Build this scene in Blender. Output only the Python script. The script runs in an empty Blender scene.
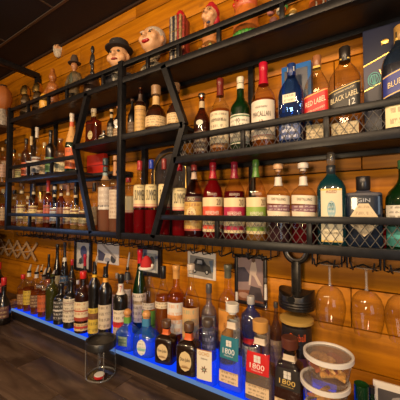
import bpy, bmesh, math, random
from mathutils import Vector, Matrix
random.seed(7)
sc = bpy.context.scene
COL = sc.collection
PI = math.pi
CZ = 1.59                      # camera height above the bar-side floor
FPX, YAW, PITCH = 278.9, math.radians(32.68), math.radians(2.09)
FW = Vector((-math.sin(YAW)*math.cos(PITCH), math.cos(YAW)*math.cos(PITCH), math.sin(PITCH)))
RT = Vector((math.cos(YAW), math.sin(YAW), 0)); UP = RT.cross(FW)
def at(px, py, y):             # the point of the photograph's sight line on the upright plane y
    v = RT*((px-200)/FPX) + UP*((200-py)/FPX) + FW
    v = v*(y/v.y); return Vector((v.x, v.y, v.z+CZ))
def mpp(px, y):                # metres per pixel there
    return abs((at(px, 205, y)-Vector((0, 0, CZ))).dot(FW))/FPX

# ------------------------------------------------------------------ materials
def newmat(name):
    m = bpy.data.materials.new(name); m.use_nodes = True
    nt = m.node_tree; nt.nodes.clear()
    out = nt.nodes.new('ShaderNodeOutputMaterial')
    return m, nt, out
def N(nt, t, **kw):
    n = nt.nodes.new(t)
    for k, v in kw.items():
        if k in n.inputs: n.inputs[k].default_value = v
        else: setattr(n, k, v)
    return n
def c4(c): return (c[0], c[1], c[2], 1)
_mc = {}
def pm(name, col, rough=.5, metal=0, coat=0, spec=.5, noise=0, nscale=40):
    key = ('pm', name)
    if key in _mc: return _mc[key]
    m, nt, out = newmat(name)
    b = N(nt, 'ShaderNodeBsdfPrincipled'); b.inputs['Base Color'].default_value = c4(col)
    b.inputs['Roughness'].default_value = rough; b.inputs['Metallic'].default_value = metal
    b.inputs['Coat Weight'].default_value = coat; b.inputs['Coat Roughness'].default_value = .08
    b.inputs['Specular IOR Level'].default_value = spec
    if noise:
        tc = N(nt, 'ShaderNodeTexCoord'); nz = N(nt, 'ShaderNodeTexNoise'); nz.inputs['Scale'].default_value = nscale
        nt.links.new(tc.outputs['Object'], nz.inputs['Vector'])
        mx = N(nt, 'ShaderNodeMix', data_type='RGBA'); mx.blend_type = 'MULTIPLY'
        mx.inputs[0].default_value = noise; mx.inputs[6].default_value = c4(col)
        rr = N(nt, 'ShaderNodeValToRGB'); rr.color_ramp.elements[0].position = .35; rr.color_ramp.elements[1].position = .65
        nt.links.new(nz.outputs['Fac'], rr.inputs['Fac']); nt.links.new(rr.outputs['Color'], mx.inputs[7])
        nt.links.new(mx.outputs[2], b.inputs['Base Color'])
    nt.links.new(b.outputs[0], out.inputs[0]); _mc[key] = m; return m
def col(c, rough=.5, metal=0, coat=0):
    return pm('paint_%d_%d_%d_%d' % (c[0]*255, c[1]*255, c[2]*255, rough*10+metal*100), c, rough, metal, coat)
def glass(tint, body=0.0, bcol=None, gl=1.0):
    """thin tinted bottle glass: looks through along its own colour, mirrors by Fresnel, darker through its edge"""
    key = ('gl', tint, body, bcol, gl)
    if key in _mc: return _mc[key]
    m, nt, out = newmat('bottle_glass')
    tr = N(nt, 'ShaderNodeBsdfTransparent'); lw = N(nt, 'ShaderNodeLayerWeight', Blend=.35)
    mx = N(nt, 'ShaderNodeMix', data_type='RGBA')
    mx.inputs[6].default_value = c4(tint); mx.inputs[7].default_value = c4([t*t*(.35 if min(tint) < .7 else .72) for t in tint])
    pw = N(nt, 'ShaderNodeMath', operation='POWER'); pw.inputs[1].default_value = 1.6
    nt.links.new(lw.outputs['Facing'], pw.inputs[0])
    nt.links.new(pw.outputs[0], mx.inputs[0]); nt.links.new(mx.outputs[2], tr.inputs['Color'])
    g = N(nt, 'ShaderNodeBsdfGlossy', Roughness=.02)
    f5 = N(nt, 'ShaderNodeMath', operation='POWER'); f5.inputs[1].default_value = 4.0; lf = N(nt, 'ShaderNodeLayerWeight', Blend=.5); nt.links.new(lf.outputs['Facing'], f5.inputs[0])
    fr = N(nt, 'ShaderNodeMath', operation='MULTIPLY_ADD'); fr.inputs[1].default_value = .8*gl; fr.inputs[2].default_value = .05*gl; nt.links.new(f5.outputs[0], fr.inputs[0])
    base = tr
    if body > 0:
        d = N(nt, 'ShaderNodeBsdfPrincipled'); d.inputs['Base Color'].default_value = c4(bcol or tint); d.inputs['Roughness'].default_value = .3
        ms = N(nt, 'ShaderNodeMixShader'); ms.inputs[0].default_value = body
        nt.links.new(tr.outputs[0], ms.inputs[1]); nt.links.new(d.outputs[0], ms.inputs[2]); base = ms
    m2 = N(nt, 'ShaderNodeMixShader')
    nt.links.new(fr.outputs[0], m2.inputs[0]); nt.links.new(base.outputs[0], m2.inputs[1]); nt.links.new(g.outputs[0], m2.inputs[2])
    nt.links.new(m2.outputs[0], out.inputs[0]); _mc[key] = m; return m
def liquid(c, dens=.4):
    key = ('lq', c, dens)
    if key in _mc: return _mc[key]
    m, nt, out = newmat('liquor')
    tr = N(nt, 'ShaderNodeBsdfTransparent', Color=c4(c))
    d = N(nt, 'ShaderNodeBsdfDiffuse', Color=c4(c)); t = N(nt, 'ShaderNodeBsdfTranslucent', Color=c4(c))
    a = N(nt, 'ShaderNodeMixShader'); a.inputs[0].default_value = .5
    nt.links.new(d.outputs[0], a.inputs[1]); nt.links.new(t.outputs[0], a.inputs[2])
    b = N(nt, 'ShaderNodeMixShader'); b.inputs[0].default_value = dens
    nt.links.new(tr.outputs[0], b.inputs[1]); nt.links.new(a.outputs[0], b.inputs[2])
    nt.links.new(b.outputs[0], out.inputs[0]); _mc[key] = m; return m
_ls = [0]
def label_mat(base, ink=(.06, .04, .03), bands=(), rows=7, amount=.5, gloss=.45):
    """printed paper: lines of small print, and flat colour bands (v0, v1, colour)"""
    key = ('lb', base, ink, tuple(bands), rows, amount)
    if key in _mc: return _mc[key]
    _ls[0] += 1
    m, nt, out = newmat('printed_label')
    b = N(nt, 'ShaderNodeBsdfPrincipled'); b.inputs['Roughness'].default_value = gloss
    uv = N(nt, 'ShaderNodeUVMap'); sp = N(nt, 'ShaderNodeSeparateXYZ'); nt.links.new(uv.outputs[0], sp.inputs[0])
    def M(op, a, bb=None):
        n = N(nt, 'ShaderNodeMath', operation=op)
        for i, x in enumerate((a, bb)):
            if x is None: continue
            if isinstance(x, (int, float)): n.inputs[i].default_value = x
            else: nt.links.new(x, n.inputs[i])
        return n.outputs[0]
    u, v = sp.outputs[0], sp.outputs[1]
    colr = None
    def mix(fac, a, c):
        mx = N(nt, 'ShaderNodeMix', data_type='RGBA')
        nt.links.new(fac, mx.inputs[0])
        if isinstance(a, tuple): mx.inputs[6].default_value = c4(a)
        else: nt.links.new(a, mx.inputs[6])
        mx.inputs[7].default_value = c4(c); return mx.outputs[2]
    cur = tuple(base)
    for (v0, v1, cc) in bands:
        f = M('MULTIPLY', M('GREATER_THAN', v, v0), M('LESS_THAN', v, v1)); cur = mix(f, cur, cc)
    if rows:
        rr = M('MULTIPLY', v, float(rows)); row = M('FLOOR', rr); fr = M('FRACT', rr)
        cmb = N(nt, 'ShaderNodeCombineXYZ')
        nt.links.new(M('MULTIPLY', u, 13.0), cmb.inputs[0]); nt.links.new(M('MULTIPLY', row, 7.31), cmb.inputs[1]); nt.links.new(M('MULTIPLY', fr, .9), cmb.inputs[2])
        nz = N(nt, 'ShaderNodeTexNoise', Scale=1.3, Detail=3.0); nt.links.new(cmb.outputs[0], nz.inputs['Vector'])
        on = M('GREATER_THAN', nz.outputs['Fac'], .47)
        rm = M('MULTIPLY', M('GREATER_THAN', fr, .3), M('LESS_THAN', fr, .78))
        mg = M('MULTIPLY', M('GREATER_THAN', u, .12), M('LESS_THAN', u, .88))
        mg2 = M('MULTIPLY', M('GREATER_THAN', v, .06), M('LESS_THAN', v, .94))
        f = M('MULTIPLY', M('MULTIPLY', on, rm), M('MULTIPLY', mg, mg2))
        cur = mix(M('MULTIPLY', f, float(amount)), cur, ink)
    if isinstance(cur, tuple): b.inputs['Base Color'].default_value = c4(cur)
    else: nt.links.new(cur, b.inputs['Base Color'])
    nt.links.new(b.outputs[0], out.inputs[0]); _mc[key] = m; return m

def wood(name, ca, cb, scale=(1.2, 1.2, 14), rough=.45, island=.25, stain=None, axis=0, coat=0.0, knots=False):
    m, nt, out = newmat(name)
    b = N(nt, 'ShaderNodeBsdfPrincipled'); b.inputs['Roughness'].default_value = rough
    b.inputs['Coat Weight'].default_value = coat; b.inputs['Coat Roughness'].default_value = .25
    tc = N(nt, 'ShaderNodeTexCoord'); gi = N(nt, 'ShaderNodeNewGeometry')
    mp = N(nt, 'ShaderNodeMapping'); mp.inputs['Scale'].default_value = scale
    nt.links.new(tc.outputs['Object'], mp.inputs['Vector'])
    ad = N(nt, 'ShaderNodeVectorMath', operation='ADD'); sc_ = N(nt, 'ShaderNodeMath', operation='MULTIPLY'); sc_.inputs[1].default_value = 37.0
    nt.links.new(gi.outputs['Random Per Island'], sc_.inputs[0])
    nt.links.new(mp.outputs[0], ad.inputs[0]); nt.links.new(sc_.outputs[0], ad.inputs[1])
    nz = N(nt, 'ShaderNodeTexNoise', Scale=1.6, Detail=6.0, Distortion=.8); nt.links.new(ad.outputs[0], nz.inputs['Vector'])
    rp = N(nt, 'ShaderNodeValToRGB'); rp.color_ramp.elements[0].position = .3; rp.color_ramp.elements[1].position = .7
    rp.color_ramp.elements[0].color = c4(ca); rp.color_ramp.elements[1].color = c4(cb)
    nt.links.new(nz.outputs['Fac'], rp.inputs['Fac'])
    hv = N(nt, 'ShaderNodeHueSaturation')
    mr = N(nt, 'ShaderNodeMapRange'); mr.inputs['To Min'].default_value = 1-island; mr.inputs['To Max'].default_value = 1+island
    nt.links.new(gi.outputs['Random Per Island'], mr.inputs['Value']); nt.links.new(mr.outputs[0], hv.inputs['Value'])
    nt.links.new(rp.outputs[0], hv.inputs['Color']); cur = hv.outputs[0]
    if stain:
        n2 = N(nt, 'ShaderNodeTexNoise', Scale=3.5, Detail=5.0, Distortion=1.0); 
        mp2 = N(nt, 'ShaderNodeMapping'); mp2.inputs['Scale'].default_value = (1, 2.2, 1)
        nt.links.new(tc.outputs['Object'], mp2.inputs['Vector']); nt.links.new(mp2.outputs[0], n2.inputs['Vector'])
        r2 = N(nt, 'ShaderNodeValToRGB'); r2.color_ramp.elements[0].position = .52; r2.color_ramp.elements[1].position = .66
        nt.links.new(n2.outputs['Fac'], r2.inputs['Fac'])
        mx = N(nt, 'ShaderNodeMix', data_type='RGBA'); nt.links.new(r2.outputs[0], mx.inputs[0])
        nt.links.new(cur, mx.inputs[6]); mx.inputs[7].default_value = c4(stain); cur = mx.outputs[2]
    if knots:
        vo = N(nt, 'ShaderNodeTexVoronoi', Scale=3.4); mp3 = N(nt, 'ShaderNodeMapping'); mp3.inputs['Scale'].default_value = (1, 1, 1.9)
        nt.links.new(tc.outputs['Object'], mp3.inputs['Vector']); nt.links.new(mp3.outputs[0], vo.inputs['Vector'])
        r3 = N(nt, 'ShaderNodeValToRGB'); r3.color_ramp.elements[0].position = .03; r3.color_ramp.elements[1].position = .085
        r3.color_ramp.elements[0].color = (.75, .75, .75, 1); r3.color_ramp.elements[1].color = (0, 0, 0, 1)
        nt.links.new(vo.outputs['Distance'], r3.inputs['Fac'])
        mx = N(nt, 'ShaderNodeMix', data_type='RGBA'); nt.links.new(r3.outputs[0], mx.inputs[0])
        nt.links.new(cur, mx.inputs[6]); mx.inputs[7].default_value = (.10, .03, .008, 1); cur = mx.outputs[2]
    nt.links.new(cur, b.inputs['Base Color'])
    b.inputs['Specular IOR Level'].default_value = .22
    bp = N(nt, 'ShaderNodeBump', Strength=.25, Distance=.004); nt.links.new(nz.outputs['Fac'], bp.inputs['Height']); nt.links.new(bp.outputs[0], b.inputs['Normal'])
    nt.links.new(b.outputs[0], out.inputs[0]); return m
def emit(name, c, s):
    m, nt, out = newmat(name); e = N(nt, 'ShaderNodeEmission', Color=c4(c), Strength=s); nt.links.new(e.outputs[0], out.inputs[0]); return m

# ------------------------------------------------------------------ mesh helpers
def smooth(me, ang=40):
    for p in me.polygons: p.use_smooth = True
    try: me.set_sharp_from_angle(angle=math.radians(ang))
    except Exception: pass
def obj(name, bm, mat, parent=None, sm=True, ang=40):
    me = bpy.data.meshes.new(name)
    if isinstance(bm, bmesh.types.BMesh):
        bmesh.ops.recalc_face_normals(bm, faces=bm.faces[:]) if not bm.loops.layers.uv.active else None
        bm.to_mesh(me); bm.free()
    else: me = bm; me.name = name
    if sm: smooth(me, ang)
    me.materials.clear(); me.materials.append(mat)
    o = bpy.data.objects.new(name, me); COL.objects.link(o)
    if parent: o.parent = parent
    return o
def thing(name, label, cat, loc=(0, 0, 0), rz=0, group=None):
    o = bpy.data.objects.new(name, None); COL.objects.link(o)
    o.empty_display_size = .05; o.location = loc; o.rotation_euler = (0, 0, rz)
    o['label'] = label; o['category'] = cat
    if group: o['group'] = group
    return o
def tag(o, label, cat, group=None):
    o['label'] = label; o['category'] = cat
    if group: o['group'] = group
    return o
def struct(o): o['kind'] = 'structure'; return o
def box(bm, a, b, bev=0):
    r = bmesh.ops.create_cube(bm, size=1)
    vs = r['verts']
    for v in vs:
        v.co = Vector([(a[i]+b[i])/2 + v.co[i]*(b[i]-a[i]) for i in range(3)])
    if bev:
        es = list({e for v in vs for e in v.link_edges})
        bmesh.ops.bevel(bm, geom=es, offset=bev, segments=2, affect='EDGES', profile=.5)
def tube(bm, pts, r, n=8, closed=False, r2=None):
    pts = [Vector(p) for p in pts]; rings = []; L = len(pts); ref = None
    for i, p in enumerate(pts):
        t = ((pts[(i+1) % L] if (closed or i < L-1) else p) - (pts[i-1] if (closed or i > 0) else p)).normalized()
        if ref is None: ref = Vector((0, 0, 1)) if abs(t.z) < .9 else Vector((1, 0, 0))
        a = (ref - t*ref.dot(t)).normalized(); bb = t.cross(a); ref = a
        rr = r if r2 is None else r + (r2-r)*i/max(1, L-1)
        rings.append([bm.verts.new(p + a*math.cos(2*PI*k/n)*rr + bb*math.sin(2*PI*k/n)*rr) for k in range(n)])
    for i in range(L if closed else L-1):
        A, B = rings[i], rings[(i+1) % L]
        for k in range(n): bm.faces.new((A[k], A[(k+1) % n], B[(k+1) % n], B[k]))
    if not closed: bm.faces.new(rings[0][::-1]); bm.faces.new(rings[-1])
def sqbar(bm, p, q, w, yd):     # a square steel bar in the plane of the frame from p to q (x,z), width w, depth yd=(y0,y1)
    p, q = Vector((p[0], 0, p[1])), Vector((q[0], 0, q[1])); d = (q-p).normalized(); n = Vector((-d.z, 0, d.x))*w/2
    vs = []
    for y in yd:
        for s in (p+n, p-n, q-n, q+n): vs.append(bm.verts.new((s.x, y, s.z)))
    for f in ((0, 1, 2, 3), (7, 6, 5, 4), (0, 4, 5, 1), (1, 5, 6, 2), (2, 6, 7, 3), (3, 7, 4, 0)): bm.faces.new([vs[i] for i in f])
def sgnpow(c, e): return math.copysign(abs(c)**e, c)
def lathe(bm, prof, n=24, ax=1, ay=1, ex=2.0, off=(0, 0, 0), capb=True, capt=True):
    """prof [(r,z)]; cross-section superellipse of exponent ex scaled ax, ay"""
    rings = []
    for r, z in prof:
        ring = []
        for k in range(n):
            t = 2*PI*(k+.5)/n
            x = sgnpow(math.cos(t), 2/ex)*r*ax; y = sgnpow(math.sin(t), 2/ex)*r*ay
            ring.append(bm.verts.new((x+off[0], y+off[1], z+off[2])))
        rings.append(ring)
    for A, B in zip(rings, rings[1:]):
        for k in range(n): bm.faces.new((A[k], A[(k+1) % n], B[(k+1) % n], B[k]))
    if capb: bm.faces.new(rings[0][::-1])
    if capt: bm.faces.new(rings[-1])
def ball(bm, c, r, rot=None, seg=16):
    m = Matrix.Translation(c) @ (rot.to_matrix().to_4x4() if rot else Matrix()) @ Matrix.Diagonal((*(r if hasattr(r, '__len__') else (r, r, r)), 1))
    bmesh.ops.create_uvsphere(bm, u_segments=seg, v_segments=max(6, seg*2//3), radius=1, matrix=m)
def blobmesh(parts, voxel):
    """parts: (centre, radii) ellipsoids or ('t', pts, r, r2) tubes grown into ONE continuous skin"""
    bm = bmesh.new()
    for p in parts:
        if p[0] == 't': tube(bm, p[1], p[2], 10, r2=p[3] if len(p) > 3 else None)
        else: ball(bm, p[0], p[1])
    me = bpy.data.meshes.new('tmp'); bm.to_mesh(me); bm.free()
    o = bpy.data.objects.new('tmp', me); COL.objects.link(o)
    md = o.modifiers.new('r', 'REMESH'); md.mode = 'VOXEL'; md.voxel_size = voxel
    ms = o.modifiers.new('s', 'SMOOTH'); ms.iterations = 3; ms.factor = .5
    dg = bpy.context.evaluated_depsgraph_get(); res = bpy.data.meshes.new_from_object(o.evaluated_get(dg))
    bpy.data.objects.remove(o); bpy.data.meshes.remove(me); return res
_tc = {}
def textmesh(s, sx=1.0):
    if s not in _tc:
        cu = bpy.data.curves.new('t', 'FONT'); cu.body = s; cu.size = 1; cu.align_x = 'CENTER'; cu.align_y = 'CENTER'; cu.resolution_u = 2
        o = bpy.data.objects.new('t', cu); COL.objects.link(o)
        dg = bpy.context.evaluated_depsgraph_get(); me = bpy.data.meshes.new_from_object(o.evaluated_get(dg))
        V = [v.co.copy() for v in me.vertices]; Fs = [tuple(p.vertices) for p in me.polygons]
        bpy.data.objects.remove(o); bpy.data.curves.remove(cu); bpy.data.meshes.remove(me)
        xs = [v.x for v in V]; ys = [v.y for v in V]; cx, cy = (max(xs)+min(xs))/2, (max(ys)+min(ys))/2
        w, h = max(xs)-min(xs), max(ys)-min(ys)
        _tc[s] = ([((v.x-cx)/w, (v.y-cy)/h) for v in V], Fs)     # unit box
    return _tc[s]
def flat_text(name, s, w, h, mat, parent, fn):
    V, Fs = textmesh(s); bm = bmesh.new()
    vs = [bm.verts.new(fn(x*w, y*h)) for x, y in V]
    for f in Fs:
        try: bm.faces.new([vs[i] for i in f])
        except ValueError: pass
    return obj(name, bm, mat, parent, sm=False)
def patch(name, fn, x0, x1, z0, z1, mat, parent, nx=14, nz=2, shape=None):
    """printed piece lying on a surface: fn(x,z) -> point"""
    bm = bmesh.new(); uvl = bm.loops.layers.uv.new('UVMap'); g = []
    for j in range(nz+1):
        row = []
        for i in range(nx+1):
            u, v = i/nx, j/nz; x = x0+(x1-x0)*u; z = z0+(z1-z0)*v
            if shape: x, z = shape(u, v, x, z)
            row.append((bm.verts.new(fn(x, z)), u, v))
        g.append(row)
    for j in range(nz):
        for i in range(nx):
            q = (g[j][i], g[j][i+1], g[j+1][i+1], g[j+1][i])
            f = bm.faces.new([a[0] for a in q])
            for l, a in zip(f.loops, q): l[uvl].uv = (a[1], a[2])
    return obj(name, bm, mat, parent)

# ------------------------------------------------------------------ palette
BLACK = col((.012, .011, .011), .45); SHINYBLACK = col((.01, .01, .01), .2)
CREAM = (.78, .66, .45); WHITE = (.8, .76, .68); TAN = (.62, .45, .24); GOLD = (.75, .5, .12)
INK = (.05, .03, .02); RED = (.5, .015, .015); DKRED = (.25, .012, .014); NAVY = (.01, .015, .05)
def steel(name, c, rough=.35):
    return pm(name, c, rough, .0, 0, .20, noise=.35, nscale=55)
STEEL = steel('black_powder_coated_steel', (.013, .0125, .0135))
BOARD = pm('black_shelf_board', (.022, .017, .014), .5, noise=.3, nscale=20)
MESH = pm('galvanised_mesh', (.30, .28, .25), .35, .7)
CLEAR = glass((.97, .97, .95)); GREEN_G = glass((.05, .22, .05), .25, (.01, .07, .015)); BROWN_G = glass((.22, .07, .015), .5, (.025, .009, .003))
DARK_G = glass((.05, .03, .02), .8, (.008, .006, .005)); OLIVE_G = glass((.25, .28, .03), .3, (.10, .10, .01))
BLUE_G = glass((.30, .48, .78), .06, (.03, .08, .3)); TEAL_G = glass((.08, .35, .4), .3, (.01, .09, .12)); NAVY_G = glass((.06, .10, .2), .6, (.01, .02, .05))
AMBER = liquid((.62, .20, .025), .4); DKAMBER = liquid((.45, .10, .012), .45); PALE = liquid((.95, .68, .25), .25)
REDLQ = liquid((.36, .008, .014), .65); RUBY = liquid((.20, .006, .016), .75); YELLOWLQ = liquid((.85, .5, .08), .35); GREENLQ = liquid((.2, .3, .02), .5); PURPLE = liquid((.16, .07, .10), .5)

# ------------------------------------------------------------------ bottles
# profile in units of half width (r) and total height (z); neck top sits under the cap
K = {
 'round':   dict(p=[(.90, 0), (.98, .008), (1, .03), (1, .54), (.97, .59), (.84, .65), (.60, .70), (.42, .75), (.34, .80), (.32, .86), (.32, .93), (.30, .94)], ex=2, a=1),
 'scotch':  dict(p=[(.92, 0), (.99, .008), (1, .03), (1, .58), (.95, .62), (.75, .665), (.50, .70), (.39, .74), (.36, .80), (.34, .92), (.3, .93)], ex=2, a=1),
 'syrup':   dict(p=[(.92, 0), (.99, .01), (1, .03), (1, .54), (.97, .59), (.84, .655), (.60, .72), (.42, .77), (.31, .82), (.27, .87), (.27, .94)], ex=2, a=1),
 'long':    dict(p=[(.90, 0), (.99, .01), (1, .03), (1, .58), (.95, .63), (.70, .68), (.40, .71), (.32, .75), (.29, .82), (.29, .93)], ex=2, a=1),
 'tall':    dict(p=[(.92, 0), (1, .012), (1, .60), (.95, .645), (.72, .69), (.45, .72), (.36, .76), (.34, .93)], ex=2, a=1),
 'square':  dict(p=[(.95, 0), (1, .012), (1, .56), (.985, .62), (.90, .68), (.66, .75), (.42, .81), (.33, .85), (.30, .88), (.30, .94)], ex=4.5, a=1),
 'flask':   dict(p=[(.93, 0), (1, .015), (1, .50), (.97, .58), (.85, .66), (.60, .73), (.34, .78), (.26, .82), (.25, .93)], ex=3.2, a=.6),
 'block':   dict(p=[(.95, 0), (1, .015), (1, .60), (.99, .66), (.90, .69), (.45, .705), (.34, .73), (.30, .80), (.30, .93)], ex=6, a=.55),
 'squat':   dict(p=[(.80, 0), (.93, .02), (1, .12), (1, .30), (.93, .42), (.74, .52), (.44, .58), (.33, .63), (.31, .80)], ex=2, a=1),
 'julio':   dict(p=[(.93, 0), (1, .015), (1, .50), (.97, .56), (.80, .62), (.45, .66), (.34, .69), (.32, .84)], ex=5, a=.85),
 'patron':  dict(p=[(.92, 0), (1, .02), (1, .38), (.95, .44), (.70, .52), (.42, .58), (.33, .62), (.32, .80)], ex=3.2, a=.9),
 'taper':   dict(p=[(.98, 0), (1, .012), (.92, .35), (.80, .58), (.74, .64), (.50, .68), (.38, .71), (.36, .84)], ex=7, a=.8),
 'champ':   dict(p=[(.92, 0), (1, .015), (1, .44), (.95, .50), (.76, .60), (.50, .70), (.36, .78), (.32, .86), (.32, .94)], ex=2, a=1),
 'tallblock': dict(p=[(.95, 0), (1, .015), (1, .70), (.97, .78), (.80, .83), (.45, .86), (.38, .88), (.38, .94)], ex=4, a=.85),
 'teal':    dict(p=[(.95, 0), (1, .015), (1, .57), (.96, .62), (.78, .675), (.45, .725), (.29, .76), (.27, .84)], ex=3.5, a=.85),
 'plate':   dict(p=[(.95, 0), (1, .015), (1, .70), (.99, .74), (.90, .77), (.45, .78), (.36, .80), (.34, .95)], ex=6, a=.55),
 'jar':     dict(p=[(.90, 0), (1, .03), (1, .62), (.97, .66), (.95, .88), (.93, .94)], ex=2, a=1),
 'skull':   dict(p=[(.75, 0), (.90, .015), (.95, .30), (.92, .42), (.86, .47), (.98, .52), (1.08, .62), (1.08, .70), (.95, .77), (.55, .82), (.36, .86), (.34, .92)], ex=2, a=1),
}
def prof_r(p, z):
    for (r0, z0), (r1, z1) in zip(p, p[1:]):
        if z0 <= z <= z1: return r0+(r1-r0)*(z-z0)/max(1e-6, z1-z0)
    return p[-1][0]
def capsule_material(c):
    if c == 'wood': return pm('cork_wood', (.42, .20, .07), .55, noise=.5, nscale=60)
    if c == 'silver': return col((.55, .52, .48), .25, 1)
    if c == 'gold': return col((.75, .48, .14), .3, 1)
    if c == 'copper': return col((.55, .22, .09), .3, 1)
    return col(c, .3)
SH = {}
def bottle(name, kind, px, top, wpx, d, shelf, desc, gl=None, lq=None, fill=.5, cap=('screw', (.01, .01, .01), .1), neck=None, labels=(), texts=(), rot=None, group=None, cat='bottle', sub=0, dx=0):
    """px: where the photograph shows its middle; top: the pixel row of its top; wpx: its width in pixels; d: its distance row; it stands on SH[shelf]"""
    k = K[kind]; base = SH[shelf]
    P = at(px, 205 if shelf != 'led' else 330, d); H = at(px, top, d).z - base; a = wpx*mpp(px, d)/2; b = a*k['a']; ex = k['ex']
    if rot is None: rot = (.45 if ex < 2.5 else .12)*math.atan2(-P.x, P.y)
    if ex > 2.5:
        ph = abs(math.atan2(-P.x, P.y)-rot); q = 1.0/(math.cos(ph)+k['a']*math.sin(ph))*(1.06 if k['a'] > .65 else 1.0); a *= min(1, q); b *= min(1, q)
    if a < .012: a = .012
    t = thing(name, desc, cat, (P.x, d, base), rot, group)
    prof = [(r*1.0, z*H) for r, z in k['p']]
    bm = bmesh.new(); lathe(bm, prof, 24, a, b, ex); obj('glass_body', bm, gl or CLEAR, t)
    if lq:
        q = [(r*.93, max(z, .012)) for r, z in k['p'] if z < fill] + [(prof_r(k['p'], fill)*.93, fill)]
        bm = bmesh.new(); lathe(bm, [(r, z*H) for r, z in q], 24, a, b, ex); obj('liquid', bm, lq, t)
    nr = k['p'][-1][0]*a; zt = k['p'][-1][1]
    ct, cc, ch = cap; z1 = 1.0; z0 = 1-ch; cm = capsule_material(cc); bm = bmesh.new()
    if ct == 'screw':
        lathe(bm, [(nr*1.12, z0*H), (nr*1.2, z0*H+.002), (nr*1.2, H-.002), (nr*1.1, H)], 16); obj('cap', bm, cm, t)
    elif ct == 'foil':
        pr = [(prof_r(k['p'], min(z, zt))*a*1.06, z*H) for z in (z0, z0+(1-z0)*.3, z0+(1-z0)*.6)]
        lathe(bm, pr + [(nr*1.12, (z0+(1-z0)*.62)*H), (nr*1.22, (z0+(1-z0)*.66)*H), (nr*1.22, H-.002), (nr*1.1, H)], 16); obj('capsule', bm, cm, t)
    elif ct == 'cork':
        zz = max(zt, z0)
        lathe(bm, [(nr*.85, (zz-.03)*H), (nr*.9, zz*H), (nr*1.45, zz*H+.001), (nr*1.5, H-.003), (nr*1.35, H)], 18); obj('stopper', bm, cm, t)
    elif ct == 'ball':
        r_ = (1-zt)*H/2; lathe(bm, [(nr*.9, (zt-.03)*H), (nr*.9, (zt+.03)*H)], 14); ball(bm, (0, 0, zt*H+r_), (max(r_*1.05, nr), max(r_*1.05, nr), r_)); obj('stopper', bm, cm, t)
    elif ct == 'pour':
        lathe(bm, [(nr*1.15, (z0-.03)*H), (nr*1.25, (z0+.0)*H), (nr*.9, (z0+.015)*H)], 14)
        o = obj('pour_spout', bm, SHINYBLACK, t)
        bm = bmesh.new(); tube(bm, [(0, 0, z0*H), (.004, -.002, (z0+.4*ch)*H), (.012, -.006, H)], max(.0065, nr*.75), 10, r2=max(.0035, nr*.38)); obj('spout_tube', bm, cm, o)
    if neck:                                     # (z0, z1, colour) band round the neck
        for (n0, n1, nc) in ([neck] if not isinstance(neck[0], tuple) else neck):
            bm = bmesh.new(); st = 4
            lathe(bm, [(prof_r(k['p'], n0+(n1-n0)*i/st)*1.02, (n0+(n1-n0)*i/st)*H) for i in range(st+1)], 18, a, b, ex, capb=False, capt=False)
            obj('neck_label', bm, label_mat(tuple(nc), INK, (), 3, .35), t)
    def fn_for(eps, slope=0.0):
        def fn(x, z):
            zz = z*H + slope*x; r = prof_r(k['p'], min(max(zz/H, 0), 1)); A, B = r*a+eps, r*b+eps
            if ex < 2.5: s = math.sin(max(-1.5, min(1.5, x/max(A, 1e-4)))); 
            else: s = max(-.985, min(.985, x/max(A, 1e-4)))
            return Vector((A*s, -B*(max(0, 1-abs(s)**ex))**(1/ex), zz))
        return fn
    for L in labels:                             # (z0, z1, halfwidth fraction, base, ink, bands, rows[, slope[, shape]])
        z0_, z1_, hw, basec, ink, bands, rows = L[:7]; slope = L[7] if len(L) > 7 else 0; shp = L[8] if len(L) > 8 else None
        reach = a*hw*(1.25 if ex < 2.5 else .93)
        shape = None
        if shp == 'oval':
            def shape(u, v, x, z, r_=reach):
                w = math.sqrt(max(0, 1-(2*v-1)**2)); return x*w, z
        elif shp == 'fan':
            def shape(u, v, x, z, r_=reach, zb=z0_, zt_=z1_):
                return x*(min(1, v/.45) if v < .45 else 1-.72*(v-.45)/.55), z
        elif shp == 'up':
            def shape(u, v, x, z): return x*(.8+.2*v), z
        patch('label', fn_for(.0008 + .0006*labels.index(L), slope), -reach, reach, z0_, z1_, label_mat(tuple(basec), tuple(ink), tuple(bands), rows), t, nx=14, nz=10 if shp or ex < 2.5 else 4, shape=shape)
    for (s, zc, w, h, c, *r) in texts:           # (string, centre height, width fraction of a, height fraction, colour[, slope[, x]])
        slope = r[0] if r else 0; x0 = r[1]*a if len(r) > 1 else 0
        fn = fn_for(.0026, slope)
        flat_text('label_lettering', s, w*a, h*H, col(c, .5), t, lambda x, y: fn(x+x0, zc + y/H))
    return t

# ------------------------------------------------------------------ room
WY = 1.13                                        # the plank wall's face
CEIL = CZ+1.199; COUNTER = CZ-.686; LED = CZ-.626
PINE = wood('stained_pine_planks', (.27, .088, .0018), (.53, .195, .0042), (1.4, 1, 20), .45, .2, knots=True, coat=.0)
bm = bmesh.new(); pw = .139; z = CZ-.276-pw*10; rnd = random.Random(3); j = 0
fixed = {}
while z < CEIL+.02:
    x = -3.1 + rnd.uniform(0, .9); xs = [-3.1]
    while x < 1.6: xs.append(x); x += rnd.uniform(.9, 1.7)
    xs.append(1.6)
    for xa, xb in zip(xs, xs[1:]):
        if xb-xa > .01: box(bm, (xa+.0012, WY, z+.002), (xb-.0012, WY+.02, min(z+pw-.002, CEIL+.03)), .0025)
    z += pw
struct(obj('wall_back', bm, PINE))
bm = bmesh.new(); box(bm, (-3.1, WY+.018, 0), (1.6, WY+.03, CEIL+.03)); struct(obj('wall_back_lining', bm, pm('dark_lining', (.03, .012, .005), .9)))
bm = bmesh.new(); z = CZ-.276-pw*10
while z < CEIL: box(bm, (-3.1, -1.6, z+.002), (-3.07, WY, min(z+pw-.002, CEIL)), .002); z += pw
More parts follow.
